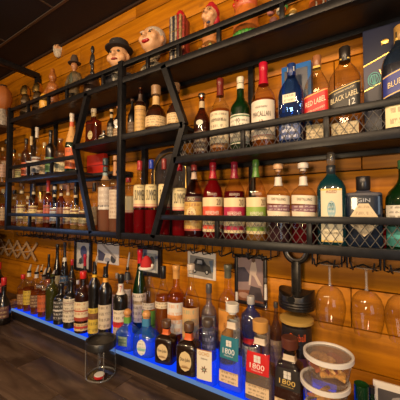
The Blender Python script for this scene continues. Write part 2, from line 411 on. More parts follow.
struct(obj('wall_left', bm, wood('dark_pine_planks', (.16, .05, .01), (.30, .11, .02), (1, 1.3, 16), .5, .2)))
bm = bmesh.new(); box(bm, (-3.1, -1.6, -.05), (1.6, WY+.05, 0)); struct(obj('floor', bm, pm('dark_floor', (.05, .035, .025), .6)))
# ceiling: dark tiles lying in a thin grid
TILE = pm('dark_ceiling_tile', (.022, .013, .010), .75, noise=.25, nscale=120)
bm = bmesh.new(); gx = [-3.1+0]+[-2.21+.61*i for i in range(-1, 7)]; gy = [.89-.61*i for i in range(-1, 6)]
box(bm, (-3.1, -1.6, CEIL), (1.6, WY+.03, CEIL+.03)); struct(obj('ceiling', bm, TILE))
bm = bmesh.new()
for y in gy:
    if -1.6 < y < WY: box(bm, (-3.07, y-.007, CEIL-.006), (1.6, y+.007, CEIL+.002))
for x in gx:
    if -3 < x < 1.6: box(bm, (x-.006, -1.6, CEIL-.004), (x+.006, .89, CEIL+.002))
struct(obj('trim_ceiling', bm, pm('ceiling_grid_metal', (.16, .12, .09), .4, .6)))
bm = bmesh.new(); box(bm, (-3.07, WY-.014, CEIL-.014), (1.6, WY, CEIL)); struct(obj('trim_wall', bm, pm('dark_trim', (.03, .013, .006), .6)))

# ------------------------------------------------------------------ bar counter and the lit bottle step
ct = thing('back_bar_counter', 'long weathered grey brown wooden plank counter below the bottle shelves', 'counter', (-.9, .7, 0))
CW = wood('weathered_counter_planks', (.045, .026, .017), (.15, .095, .062), (2.2, 15, 3), .42, .25, stain=(.035, .02, .013), coat=.15)
bm = bmesh.new(); yy = .26; rnd = random.Random(11)
while yy < WY-.005:
    y1 = min(yy+.118, WY-.002); x = -3.06; nx_ = [-3.06]; x += rnd.uniform(.3, 1)
    while x < 1.3: nx_.append(x); x += rnd.uniform(.7, 1.4)
    nx_.append(1.4)
    for xa, xb in zip(nx_, nx_[1:]): box(bm, (xa+.0008+.9, yy+.0008-.7, COUNTER-.035), (xb-.0008+.9, y1-.0008-.7, COUNTER), .0015)
    yy = y1+.0001
obj('countertop', bm, CW, ct)
bm = bmesh.new(); box(bm, (-2.1, -.38, .08), (2.2, -.36, COUNTER-.036)); obj('front_panel', bm, wood('dark_counter_front', (.05, .02, .008), (.1, .04, .015)), ct)
bm = bmesh.new(); box(bm, (-2.1, -.32, 0), (2.2, .42, .079)); obj('plinth', bm, BLACK, ct)
LX0, LX1, LY0 = -1.985, -.13, .868
ls = thing('lit_bottle_step', 'low black bottle step with glowing blue top running along the counter', 'display shelf', ((LX0+LX1)/2, 1.0, COUNTER))
xo = -(LX0+LX1)/2
bm = bmesh.new(); box(bm, (LX0+xo, LY0-1, .0), (LX1+xo, WY-.004-1, .048), .001); obj('base', bm, pm('black_laminate', (.012, .010, .010), .35), ls)
bm = bmesh.new(); box(bm, (LX0+.012+xo, LY0+.008-1, .0485), (LX1-.01+xo, WY-.006-1, .0595)); obj('light_panel', bm, emit('blue_led_panel', (.004, .055, 1.0), 1.15), ls)
bm = bmesh.new(); box(bm, (LX0+xo, LY0-.002-1, .0485), (LX1+xo, LY0+.006-1, .061), .001); obj('acrylic_edge', bm, emit('lit_acrylic_edge', (.25, .45, .9), .55), ls)['label'] = 'pale glowing front edge strip'

# ------------------------------------------------------------------ steel shelf unit
FY0, FY1, BY = .936, .964, 1.112
HT, HM, HC, HB = CZ+.645, CZ+.215, CZ+.361, CZ-.122
SH.update(top=HT+.002, mid=HM+.002, cen=HC+.002, bot=HB+.002, led=COUNTER+.0598, ctr=COUNTER)
XL, XC, XR = -2.255, -1.073, .109
su = thing('wall_shelf_unit', 'large black steel bottle shelf unit with slanted braces and mesh guards on the plank wall', 'shelf unit', (0, 0, 0))
ZT, ZB = HT+.10, HB-.02
for x in (XL, XC, XR):
    bm = bmesh.new(); box(bm, (x-.015, FY0-.004, ZB), (x+.015, FY1, ZT), .002); obj('front_post', bm, STEEL, su)
    bm = bmesh.new(); box(bm, (x-.014, BY-.012, ZB), (x+.014, BY+.014, HT), .002); obj('rear_post', bm, STEEL, su)
for x in (XC-.62, XC+.62, XL+.30):
    bm = bmesh.new(); box(bm, (x-.012, BY-.006, HB), (x+.012, BY+.014, HT), .002); obj('rear_post', bm, STEEL, su)
AP, TP, BP = .386, .275, .219
for s in (-1, 1):
    bm = bmesh.new(); sqbar(bm, (XC+s*TP, HT), (XC+s*AP, HC), .027, (FY0, FY1)); obj('upper_brace', bm, STEEL, su)
    bm = bmesh.new(); sqbar(bm, (XC+s*AP, HC), (XC+s*BP, HB), .027, (FY0, FY1)); obj('lower_brace', bm, STEEL, su)
def dgx(h):                                     # brace offset from the centre at height h
    return TP+(AP-TP)*(HT-h)/(HT-HC) if h > HC else AP+(BP-AP)*(HC-h)/(HC-HB)
def shelf(name, x0, x1, h, rear_x1=None):
    o = bmesh.new(); box(o, (x0, FY1+.0005, h-.013), (x1, BY-.013, h+.0012))
    if rear_x1: box(o, (x1, 1.03, h-.013), (rear_x1, BY-.013, h+.0012))
    p = obj(name, o, BOARD, su, sm=False)
    bm = bmesh.new(); box(bm, (x0, FY0, h-.016), (x1, FY1, h+.013), .0015); obj('front_angle', bm, STEEL, p)
    bm = bmesh.new(); box(bm, (x0, BY-.013, h-.030), (rear_x1 or x1, BY+.012, h+.002), .0015); obj('rear_angle', bm, STEEL, p)
    return p
shelf('top_shelf', XL, XR, HT); shelf('bottom_shelf', XL, XR, HB)
shelf('centre_shelf', XC-AP, XC+AP, HC)
shelf('middle_shelf', XL, XC-dgx(HM), HM, XC-.1); shelf('middle_shelf', XC+dgx(HM), XR, HM)
def rail(x0, x1, h, dz, ups, w=.022):
    bm = bmesh.new(); box(bm, (x0, FY0+.003, h+dz-w/2), (x1, FY1-.003, h+dz+w/2), .0015); p = obj('guard_rail', bm, STEEL, su)
    for x in ups:
        bm = bmesh.new(); box(bm, (x-.008, FY0+.006, h+.013), (x+.008, FY1-.006, h+dz-w/2), .001); obj('rail_upright', bm, STEEL, p)
def diamonds(x0, x1, z0, z1):
    bm = bmesh.new(); cw, chh = .0262, .040; r = .0011; y = .953
    n = int((x1-x0+(z1-z0)*cw/chh)/cw)+2
    for s in (1, -1):
        for i in range(-6, n+6):
            xa = x0+i*cw; sl = s*cw/chh
            pts = [(xa, z0), (xa+sl*(z1-z0), z1)]
            (xa_, za_), (xb_, zb_) = pts
            tA, tB = 0.0, 1.0
            dx_ = xb_-xa_
            lo, hi = (x0-xa_)/dx_, (x1-xa_)/dx_
            if lo > hi: lo, hi = hi, lo
            tA, tB = max(0, lo), min(1, hi)
            if tB-tA < .02: continue
            tube(bm, [(xa_+dx_*tA, y+s*.0008, za_+(zb_-za_)*tA), (xa_+dx_*tB, y+s*.0008, za_+(zb_-za_)*tB)], r, 4)
    obj('diamond_mesh', bm, MESH, su)
RU = lambda xs: xs
rail(XL, XR, HT, .082, [-2.0, -1.75, -1.55, -1.22, -.90, -.72, -.52, -.27, -.12])
rail(XL, XC-dgx(HM+.09), HM, .09, [-1.98, -1.70])
rail(XC+dgx(HM+.09), XR, HM, .09, [-.42, -.135])
rail(XL, XC-dgx(HB+.09), HB, .091, [-1.95, -1.62])
rail(XC+dgx(HB+.09), XR, HB, .091, [-.53, -.19])
diamonds(XC+dgx(HM)+.01, XR-.015, HM+.013, HM+.08)
diamonds(-.60, XR-.015, HB+.013, HB+.08)

# ------------------------------------------------------------------ stemware racks under the bottom shelf and hanging glasses
rk0 = None
RX = [-2.12, -1.985, -1.85, -1.715, -1.58, -1.445, -1.31, -1.175, -1.04, -.905, -.77, -.635, -.50]
RACKWORDS = ['beside the black corner post', 'second from the corner post', 'third from the corner post', 'above the dark wine bottles', 'above the framed snapshot with red capsule before it', 'just past the small framed snapshot',
 'above the white streaked photo print', 'under the tall black centre post', 'above the green red-topped bottle', 'above the santa hat', 'above the orange blank planks', 'above the pinned car photo', 'between car photo and framed poster']
def make_rack():
    t = thing('stemware_rack', 'x', 'glass rack', (0, 0, 0), 0, 'wire stemware racks under the bottom shelf')
    z = -.045
    for s in (-1, 1):
        bm = bmesh.new(); tube(bm, [(s*.044, .07, 0), (s*.044, .07, z+.006), (s*.043, .064, z), (s*.028, -.03, z), (s*.026, -.06, z), (s*.028, -.07, z+.008), (s*.031, -.072, z+.026)], .0026, 8); obj('wire_arm', bm, STEEL, t)
    bm = bmesh.new(); tube(bm, [(-.045, -.02, 0), (-.045, -.02, z-.002), (-.036, -.02, z-.004), (.0, -.02, z+.012), (.036, -.02, z-.004), (.045, -.02, z-.002), (.045, -.02, 0)], .0026, 8); obj('hanger', bm, STEEL, t)
    return t
def dup(r, loc, label=None, rz=None):
    n = r.copy(); COL.objects.link(n); n.location = loc
    if rz is not None: n.rotation_euler = (0, 0, rz)
    if label: n['label'] = label
    for ch in r.children:
        c = ch.copy(); COL.objects.link(c); c.parent = n
        for g in ch.children:
            q = g.copy(); COL.objects.link(q); q.parent = c
    return n
RZ = HB-.0145
rack = make_rack()
allrx = [(x, 'black wire stemware rack under the shelf, '+w) for x, w in zip(RX, RACKWORDS)] + [(-.385, 'black wire stemware rack beside the hanging engine piston'), (-.15, 'black wire stemware rack holding the wine glass nearest the piston'), (-.045, 'black wire stemware rack holding the middle hanging wine glass'), (.055, 'black wire stemware rack holding the wine glass at the picture edge')]
for i, (x, w) in enumerate(allrx):
    o = rack if i == 0 else dup(rack, (0, 0, 0))
    o.location = (x, 1.035, RZ); o['label'] = w
WG = glass((.985, .98, .975), gl=.45); WGS = glass((.93, .93, .92), .16, (.75, .72, .68))
def wineglass():
    t = thing('wine_glass', 'x', 'wine glass', (0, 0, 0), 0, 'wine glasses hanging under the bottom shelf')
    S = 1.0
    bm = bmesh.new(); lathe(bm, [(.034, 0), (.034, -.002), (.012, -.005), (.0045, -.012)], 28); obj('foot', bm, WGS, t)
    bm = bmesh.new(); lathe(bm, [(.0045, -.012), (.0036, -.03), (.0036, -.062), (.006, -.074)], 14, capb=False, capt=False); obj('stem', bm, WGS, t)
    pr = [(.006, -.074), (.025, -.080), (.038, -.095), (.0455, -.118), (.0475, -.142), (.045, -.168), (.040, -.190), (.036, -.206)]
    bm = bmesh.new(); lathe(bm, pr + [(.0350, -.206)] + [(r-.0012, z+.001) for r, z in pr[::-1]][1:-1], 32, capb=False, capt=False); obj('bowl', bm, WG, t)
    return t
wg = wineglass()
for i, (px, d, lab) in enumerate([(329.5, 1.02, 'clear wine glass hanging upside down next to the engine piston'), (366, 1.02, 'clear wine glass hanging upside down below the fan-labelled navy bottle'), (402, 1.02, 'clear wine glass hanging upside down, cut by the picture edge')]):
    o = wg if i == 0 else dup(wg, (0, 0, 0))
    o.location = (at(px, 265, d).x, d, HB-.0145-.040); o['label'] = lab
# ------------------------------------------------------------------ bottles on the middle shelf past the slanted brace (large, near)
B = bottle; BK = (.012, .011, .011)
G1 = 'bottles on the middle shelf beyond the brace'
B('whisky_bottle', 'round', 202, 94, 17, 1.04, 'mid', 'dark whisky bottle with silver stopper, against the slanted brace on the mesh guarded middle shelf', glass((.5, .2, .06), .3, (.06, .02, .008)), DKAMBER, .55, ('cork', 'silver', .07), (.78, .88, (.55, .42, .24)),
  [(.12, .42, .8, (.10, .05, .03), (.6, .5, .3), [(.7, .8, GOLD)], 5), (.50, .58, .35, (.7, .65, .5), INK, (), 0, 0, 'oval')], group=G1)
B('whisky_bottle', 'round', 220.5, 79, 20.5, 1.04, 'mid', 'amber whisky bottle with dark red capsule and cream label beside the green one', CLEAR, AMBER, .60, ('foil', (.16, .018, .012), .22), (.90, .985, (.45, .06, .03)),
  [(.12, .56, .95, CREAM, INK, [(.0, .12, (.35, .16, .05))], 6)], [('JOHN & SONS', .45, 1.15, .045, INK)], group=G1)
B('whisky_bottle', 'scotch', 241, 77.5, 20.5, 1.04, 'mid', 'green glass whisky bottle with white cap and white label', GREEN_G, DKAMBER, .5, ('foil', (.78, .70, .52), .155), None,
  [(.14, .50, .98, (.80, .75, .60), INK, [(.92, .97, (.08, .2, .08)), (.03, .07, (.08, .2, .08))], 7)], [('LAPHROAIG', .335, 1.45, .05, INK), ('10', .42, .3, .06, INK), ('SINGLE MALT', .26, 1.1, .03, INK)], group=G1)
B('whisky_bottle', 'round', 264.5, 63, 24.5, 1.035, 'mid', 'clear whisky bottle with bright red capsule and large white label', glass((.95, .85, .7)), AMBER, .58, ('foil', (.50, .008, .03), .245), [(.90, .97, (.42, .006, .03))],
  [(.13, .55, .97, (.82, .72, .58), INK, [(.0, .10, (.60, .42, .26)), (.10, .115, RED)], 0)], [('MACALLAN', .40, 1.5, .055, INK), ('12', .31, .30, .055, (.25, .05, .03)), ('HIGHLAND SINGLE MALT', .475, 1.0, .02, INK), ('YEARS OLD', .24, .7, .025, INK)], group=G1)
B('tequila_bottle', 'square', 293, 64, 27, 1.0, 'mid', 'blue crystal cut bottle with dark blue cap before a bright blue carton', BLUE_G, liquid((.16, .28, .55), .25), .4, ('screw', (.012, .035, .16), .15), (.90, .955, (.5, .5, .5)),
  [(.50, .60, .55, (.75, .68, .5), INK, (), 2), (.08, .34, .9, (.02, .05, .18), (.8, .8, .9), (), 4)], [('BLUE', .28, .8, .05, (.7, .75, .85)), ('AZUL', .20, .8, .05, (.7, .75, .85))], group=G1)
B('whisky_bottle', 'square', 319, 56, 25.5, 1.03, 'mid', 'square clear scotch bottle with slanted red label and gold cap', glass((.97, .92, .82)), PALE, .22, ('screw', (.30, .12, .05), .115), (.86, .885, GOLD),
  [(.31, .56, .98, (.52, .012, .012), (.9, .75, .5), [(.93, .97, GOLD), (.03, .07, GOLD)], 0, .28), (.07, .22, .8, (.60, .48, .28), INK, (), 4)],
  [('RED LABEL', .46, 1.55, .055, (.9, .78, .55), .28), ('BLENDED SCOTCH WHISKY', .375, 1.4, .022, (.9, .78, .55), .28)], group=G1)
B('whisky_bottle', 'square', 347.5, 47, 30, 1.03, 'mid', 'square clear scotch bottle with slanted black label and black cap', glass((.97, .92, .84)), AMBER, .20, ('screw', (.02, .015, .012), .155), (.86, .875, GOLD),
  [(.29, .55, .98, (.012, .010, .008), GOLD, [(.93, .96, GOLD), (.04, .07, GOLD)], 0, .28), (.07, .19, .85, (.55, .43, .24), INK, (), 4), (.2205, .25, .001, GOLD, INK, (), 0)],
  [('BLACK LABEL', .44, 1.6, .052, (.75, .62, .38), .28), ('JOHNNIE WALKER', .50, 1.2, .022, (.75, .62, .38), .28), ('12', .36, .35, .06, (.75, .72, .65), .28, .45)], group=G1)
B('whisky_bottle', 'square', 406, 25, 37, 1.0, 'mid', 'square scotch bottle with gold cap and slanted blue label before the navy carton', glass((.30, .40, .50), .25, (.03, .05, .09)), DKAMBER, .62, ('screw', (.38, .22, .06), .15), (.86, .885, GOLD),
  [(.36, .56, .98, (.02, .03, .22), GOLD, [(.92, .97, GOLD), (.03, .08, GOLD)], 0, .35), (.05, .24, .9, (.82, .68, .38), INK, (), 2)],
  [('BLUE LABEL', .455, 1.4, .05, (.80, .62, .28), .35)], group=G1)
def carton(name, lab, px, wpx, top, d, shelf, depth, mat, rz=0):
    P = at(px, 205, d); w = at(px+wpx/2, 205, d).x-at(px-wpx/2, 205, d).x; h = at(px, top, d).z-SH[shelf]
    t = thing(name, lab, 'box', (P.x, d, SH[shelf]), rz)
    bm = bmesh.new(); box(bm, (-w/2, 0, 0), (w/2, depth, h), .0015); obj('carton_body', bm, mat, t)
    return t, w, h
t, w, h = carton('bottle_carton', 'bright blue open bottle carton standing behind the blue crystal bottle', 297.5, 30, 63.5, 1.062, 'mid', .034, col((.012, .12, .42), .45))
bm = bmesh.new(); box(bm, (-w/2+.012, -.002, .03), (w/2-.012, .0005, h-.02)); obj('window_panel', bm, col((.03, .04, .07), .3), t)
fp = lambda y: (lambda x, z: Vector((x, y, z)))
t, w, h = carton('bottle_carton', 'tall navy bottle carton with gold slanted lines and teal shield emblem', 388, 45, 24, 1.062, 'mid', .036, pm('navy_card', (.012, .016, .045), .4))
def slant(u0, z0, z1, m, nm): 
    return patch(nm, fp(-.0012), -w/2+.001, w/2-.001, z0, z1, m, t, 1, 1, shape=lambda u, v, x, z: (x, z + .045*(u-.2)))
GOLDM = capsule_material('gold')
for z in (.48, .70): slant(0, h*z, h*z+.004, GOLDM, 'gold_line')
patch('slanted_label', fp(-.001), -w/2+.001, w/2-.001, h*.49, h*.695, col((.015, .02, .08), .4), t, 1, 1, shape=lambda u, v, x, z: (x, z + .045*(u-.2)))
bm = bmesh.new()
for r_ in (.020, .0135): 
    pts = [(-w/2+.030+r_*math.cos(a)*(.85), -.0018, h*.55+r_*math.sin(a)*1.15) for a in [2*PI*i/20 for i in range(20)]]
    tube(bm, pts, .0016, 6, closed=True)
for dx_ in (-.007, 0, .007): tube(bm, [(-w/2+.030+dx_, -.0018, h*.55+.016), (-w/2+.030+dx_*.3, -.0018, h*.55-.018)], .0015, 6)
obj('shield_emblem', bm, col((.10, .42, .42), .4), t)
flat_text('carton_lettering', 'Walker', w*.62, .026, GOLDM, t, lambda x, y: Vector((x+.022, -.002, h*.615+y+x*.28)))
bm = bmesh.new(); ball(bm, (w*.02, -.001, h*.86), (.011, .001, .008)); tube(bm, [(w*.02-.01, -.0015, h*.835), (w*.02+.01, -.0015, h*.84)], .002, 6); obj('crown_mark', bm, GOLDM, t)

# ------------------------------------------------------------------ bottles on the bottom shelf beyond the centre post
G2 = 'bottles on the bottom shelf beyond the centre post'
TALLLAB = lambda tint: [(.36, .665, 1.0, (.78, .64, .34), (.3, .2, .1), [(.0, .05, tint), (.08, .16, (.70, .42, .26)), (.95, 1, (.6, .45, .2))], 0)]
def letters(s, c=INK): return [(s, .525, 1.7, .14, c), ('PREMIUM', .63, .9, .022, c)]
B('flavoured_spirit_bottle', 'tall', 128.5, 178, 13, 1.05, 'bot', 'red spirit bottle half hidden behind the tall centre post', CLEAR, REDLQ, .6, ('screw', (.4, .02, .02), .08), None, TALLLAB((.5, .08, .08)), group=G2)
B('flavoured_spirit_bottle', 'tall', 139.5, 161, 12.5, 1.03, 'bot', 'tall spirit bottle with dull red cap and tall black letters, nearest the centre post', CLEAR, REDLQ, .33, ('screw', (.42, .03, .035), .13), None, TALLLAB((.42, .04, .06)), letters('SUMMER'), rot=.8, group=G2)
B('flavoured_spirit_bottle', 'tall', 151, 160, 12.5, 1.03, 'bot', 'tall spirit bottle with bright blue cap and tall black letters on cream label', CLEAR, REDLQ, .33, ('screw', (.02, .05, .42), .12), None, TALLLAB((.42, .04, .06)), letters('SUMMER'), rot=.8, group=G2)
B('flavoured_spirit_bottle', 'tall', 164, 159, 12.5, 1.03, 'bot', 'tall spirit bottle with brownish red cap in front of the brass rimmed arch', CLEAR, REDLQ, .33, ('screw', (.24, .03, .025), .14), None, TALLLAB((.42, .04, .06)), letters('SUMMER'), rot=.8, group=G2)
B('flavoured_spirit_bottle', 'tall', 179.5, 164.5, 15, 1.02, 'bot', 'tall spirit bottle with round red cap just past the slanted brace', CLEAR, REDLQ, .30, ('screw', (.55, .012, .02), .09), None, TALLLAB((.60, .10, .09)), letters('SUMMER'), rot=.75, group=G2)
B('liqueur_bottle', 'syrup', 194, 165, 19, 1.02, 'bot', 'dark purple liqueur bottle with ornate tan medallion label and red cap', glass((.7, .45, .4)), PURPLE, .60, ('screw', (.40, .05, .04), .08), [(.80, .90, (.55, .4, .3))],
  [(.10, .56, 1.0, (.62, .38, .09), (.25, .05, .02), [(.84, 1, (.10, .06, .05)), (.0, .06, (.35, .06, .04))], 6), (.22, .42, .42, (.75, .62, .30), (.4, .1, .05), (), 3, 0, 'oval')], [('50', .32, .5, .09, (.3, .06, .04)), ('ORO', .525, .8, .05, (.8, .7, .4))], group=G2)
def syrup(px, top, w, capc, lq, fill, tint, lab, cap2):
    B('fruit_liqueur_bottle', 'syrup', px, top, w, 1.02, 'bot', lab, glass((.96, .88, .8)), lq, fill, ('foil', capc, .215), [(.80, .87, cap2)],
      [(.10, .535, .98, (.78, .64, .36), INK, [(.34, .74, tint), (.31, .34, (.9, .8, .6)), (.08, .2, tint)], 0)], [('20', .475, .42, .075, (.15, .05, .03), 0, .62), ('REFRESHER', .34, 1.3, .045, (.9, .8, .65)), ('FRUIT', .28, .9, .03, (.9, .8, .65)), ('LIQUEUR', .20, 1.0, .03, INK), ('BERRIES', .575, .9, .03, (.7, .5, .4))], group=G2, rot=.45)
syrup(213, 162.5, 21, (.42, .015, .03), REDLQ, .76, (.70, .09, .03), 'red fruit liqueur bottle with bright red capsule and orange red label', (.35, .02, .03))
syrup(234.5, 162, 22, (.26, .012, .03), RUBY, .62, (.45, .02, .06), 'dark ruby fruit liqueur bottle with wine red capsule and pink label', (.2, .012, .02))
syrup(256, 160, 20.5, (.09, .22, .03), YELLOWLQ, .50, (.28, .42, .06), 'pale fruit liqueur bottle with green capsule and green label', (.12, .25, .04))
def craft(px, top, w, cap, lq, lab, neck):
    B('craft_spirit_bottle', 'long', px, top, w, 1.02, 'bot', lab, glass((.96, .92, .86)), lq, .42, cap, [(.72, .83, neck)],
      [(.49, .595, .98, (.80, .70, .52), INK, (), 0, -.05), (.40, .48, .98, (.22, .09, .12), (.8, .7, .6), (), 2), (.26, .40, .98, (.78, .66, .48), INK, (), 0, -.05, 'up')], [('DISTILLING', .548, 1.2, .030, INK, -.05), ('VODKA', .33, .9, .035, INK, -.05)], group=G2, rot=.3)
craft(278.5, 164, 22.8, ('cork', (.62, .36, .18), .07), PURPLE, 'clear craft spirit bottle with tan cork and stacked cream labels', (.72, .66, .56))
craft(303.5, 163, 24, ('cork', (.66, .60, .52), .075), RUBY, 'clear craft spirit bottle with pale stopper and ruby liquid, beside the teal flask', (.72, .66, .56))
B('tequila_bottle', 'teal', 331.5, 151.5, 27, 1.01, 'bot', 'broad dark teal flask with pale framed label and smoky round stopper', TEAL_G, liquid((.05, .2, .22), .5), .5, ('screw', (.02, .025, .03), .26), None,
  [(.06, .60, .74, (.70, .62, .42), INK, [(.965, 1, GOLD), (.0, .03, GOLD)], 0, 0), (.30, .48, .30, (.25, .42, .45), (.75, .7, .55), (), 4, 0, 'oval')], [('70', .42, .28, .07, (.03, .12, .14)), ('AGED', .57, .7, .03, (.35, .10, .04)), ('TEQUILA ANEJO', .15, 1.0, .03, INK)], group=G2, rot=.12)
t = bpy.data.objects['tequila_bottle.001']
H_ = at(331, 151.5, 1.01).z-SH['bot']; bm = bmesh.new(); lathe(bm, [(.009, H_*.85), (.0135, H_*.88), (.0145, H_*.94), (.012, H_*.985), (.006, H_*1.0)], 18); obj('glass_stopper', bm, glass((.75, .72, .65), .35, (.25, .2, .15)), t)
for c_ in list(t.children):
    if c_.name.startswith('cap'):
        for v in c_.data.vertices: v.co.z = H_*(.76+(v.co.z/H_-.74)*.35)
B('gin_bottle', 'plate', 363.5, 176.5, 32, 1.02, 'bot', 'wide square navy bottle with cream fan shaped label and black cap', NAVY_G, None, 0, ('screw', (.015, .014, .016), .19), (.735, .80, (.06, .06, .08)),
  [(.17, .62, .99, (.66, .52, .32), (.25, .15, .08), (), 5, 0, 'fan')], [('GIN', .665, .7, .05, (.42, .44, .5))], group=G2, rot=.05)
B('gin_bottle', 'round', 406, 160, 35, 1.02, 'bot', 'green round shouldered gin bottle with white label, cut by the picture edge', GREEN_G, None, 0, ('screw', (.04, .12, .05), .1), None,
  [(.30, .50, .98, (.78, .74, .62), INK, [(.06, .16, RED)], 4), (.06, .27, .98, (.05, .22, .20), (.8, .75, .6), [(.4, .6, (.1, .45, .42))], 0)], group=G2)
B('syrup_bottle', 'syrup', 384.5, 222, 11, 1.065, 'bot', 'small bright red bottle between the navy and the green gin bottles', CLEAR, liquid((.75, .01, .015), .8), .75, ('screw', (.6, .02, .02), .14), None, [(.15, .5, .9, (.6, .03, .02), (.9, .6, .3), (), 4)], group=G2)
# dark rows seen through the mesh of the middle shelf stand behind nothing: only the bottles themselves

# ------------------------------------------------------------------ centre shelf between the braces
G3 = 'bottles on the raised centre shelf'
B('cognac_decanter', 'block', 92.5, 109.5, 17, 1.03, 'cen', 'wide red amber cognac decanter with small pale cap beside the slanted brace', glass((.7, .25, .08), .2, (.15, .03, .01)), DKAMBER, .6, ('screw', (.75, .6, .38), .10), (.80, .90, (.6, .45, .2)), [(.2, .42, .45, (.75, .6, .3), INK, (), 3, 0, 'oval')], group=G3)
B('liqueur_bottle', 'julio', 103, 131, 11, .985, 'cen', 'low dark green squat bottle standing before the cognac decanter', DARK_G, None, 0, ('screw', (.05, .04, .03), .1), None, [(.55, .75, .5, (.75, .72, .62), INK, (), 2), (.15, .4, .9, (.15, .12, .05), (.6, .5, .3), (), 3)], group=G3)
B('whisky_bottle', 'scotch', 110.5, 110, 8.5, 1.045, 'cen', 'small dark whisky bottle with tan wooden cap on the centre shelf', DARK_G, None, 0, ('cork', (.70, .45, .20), .13), (.76, .86, (.5, .35, .15)), [(.1, .5, .9, (.10, .08, .05), (.7, .6, .4), (), 4)], group=G3)
B('whisky_bottle', 'round', 117.5, 107, 10, 1.03, 'cen', 'dark bottle with pale oval label tucked against the tall centre post', DARK_G, None, 0, ('cork', (.30, .12, .05), .10), None, [(.45, .62, .5, (.75, .72, .66), INK, (), 2, 0, 'oval'), (.1, .38, .8, (.25, .14, .06), (.7, .6, .4), (), 4)], group=G3)
B('bourbon_bottle', 'round', 131.5, 99, 9, 1.06, 'cen', 'dark bourbon bottle in the shade behind the tan wrapped bottle', DARK_G, None, 0, ('cork', (.2, .09, .04), .1), None, [(.15, .45, .8, (.2, .1, .04), (.6, .5, .3), (), 4)], group=G3)
B('bourbon_bottle', 'tall', 139.5, 86.5, 11.5, 1.03, 'cen', 'tall bourbon bottle wrapped in a long tan label with copper stopper', glass((.5, .2, .06), .3, (.06, .02, .01)), DKAMBER, .6, ('ball', 'copper', .14), (.69, .84, (.10, .06, .04)), [(.02, .60, 1.0, (.66, .40, .13), (.25, .12, .04), [(.86, .89, (.3, .15, .05))], 8)], group=G3, rot=.8)
for px, top, w, lab in ((155.5, 86.5, 22, 'round dumpy bourbon bottle with tan neck label and figure stopper'), (175.5, 84, 19, 'round dumpy bourbon bottle with cream label against the far slanted brace')):
    t = B('bourbon_bottle', 'squat', px, top, w, 1.02, 'cen', lab, glass((.5, .18, .05), .45, (.05, .018, .006)), DKAMBER, .45, ('cork', (.32, .18, .08), .19), (.60, .78, (.66, .42, .17)), [(.13, .34, 1.0, (.74, .52, .26), INK, [(.0, .08, (.5, .3, .1))], 4)], group=G3, rot=.7)
    H_ = at(px, top, 1.02).z-SH['cen']
    if px < 160: o = obj('stopper_figure', blobmesh([((0, 0, .86*H_), (.014, .007, .008)), ((-.012, 0, .92*H_), (.005, .004, .008)), ((.004, 0, .92*H_), (.006, .005, .010)), ((.006, 0, .985*H_), (.004, .004, .006))], .0018), capsule_material('silver'), t)
# red carton and brass-rimmed arch behind the braces
t, w, h = carton('gift_carton', 'bright red carton lying on the shelf end behind the slanted brace', 94.5, 17, 154.5, 1.075, 'mid', .030, pm('red_card', (.50, .022, .008), .45))
bm = bmesh.new(); box(bm, (-w/2-.0006, -.001, h*.42), (w/2+.0006, .02, h*.47)); obj('card_fold', bm, pm('dark_red_card', (.22, .010, .006), .5), t)
P = at(171, 165, 1.085); R_ = .125
t = thing('arched_display_stand', 'dark arched display back with thin brass inner rim behind the tall letter bottles', 'stand', (P.x, 1.078, SH['bot']))
bm = bmesh.new(); n = 24; zz = at(168, 148.5, 1.085).z-SH['bot']-R_
pts = [(R_, 0)] + [(R_*math.cos(a), zz+R_*math.sin(a)) for a in [PI*i/n for i in range(n+1)]] + [(-R_, 0)]
fv = [bm.verts.new((x, 0, z)) for x, z in pts]; bv = [bm.verts.new((x, .02, z)) for x, z in pts]
bm.faces.new(fv[::-1]); bm.faces.new(bv)
for i in range(len(pts)): j_ = (i+1) % len(pts); bm.faces.new((fv[i], fv[j_], bv[j_], bv[i]))
obj('arch_panel', bm, pm('dark_arch_wood', (.018, .010, .008), .45), t)
bm = bmesh.new(); r2 = R_-.026; tube(bm, [(r2, -.004, 0)] + [(r2*math.cos(a), -.004, zz+r2*math.sin(a)) for a in [PI*i/n for i in range(n+1)]] + [(-r2, -.004, 0)], .0035, 8); obj('brass_rim', bm, capsule_material('gold'), t)

# ------------------------------------------------------------------ bottles at the corner end: middle shelf and bottom shelf
G4 = 'bottles on the middle shelf at the corner end'
rows4 = [
 (13, 150, 6.5, 'round', CLEAR, PALE, ('screw', BK, .1), (.2, .12, .06), 'clear spirit bottle nearest the corner post on the middle shelf'),
 (18.5, 154, 6.5, 'scotch', CLEAR, YELLOWLQ, ('screw', (.4, .3, .1), .1), (.7, .62, .25), 'short bottle with yellow label, second from the corner post on the middle shelf'),
 (25, 139, 7, 'round', glass((.6, .4, .2), .2, (.1, .05, .02)), DKAMBER, ('screw', BK, .13), (.70, .14, .05), 'amber bottle with black cap and orange red label on the middle shelf'),
 (30, 137, 7, 'long', CLEAR, None, ('foil', (.6, .45, .2), .2), (.7, .66, .6), 'slim clear bottle with gold neck beside the tall crystal one'),
 (35.5, 128, 7.5, 'tall', CLEAR, None, ('foil', (.62, .55, .45), .2), (.6, .55, .5), 'tallest clear crystal bottle with pale neck on the corner end middle shelf'),
 (43.5, 143, 7.5, 'round', CLEAR, AMBER, ('screw', (.5, .38, .2), .1), (.45, .33, .18), 'amber bottle with gold cap and brown label beside the black-necked one'),
 (49.5, 131, 8, 'round', DARK_G, None, ('foil', BK, .28), (.14, .30, .10), 'dark bottle with long black neck and gold collar on the middle shelf'),
 (59.5, 139, 10.5, 'square', glass((.8, .6, .35), .1, (.2, .1, .04)), AMBER, ('cork', (.30, .16, .08), .10), (.78, .66, .36), 'square whisky bottle with brown stopper and broad cream label'),
]
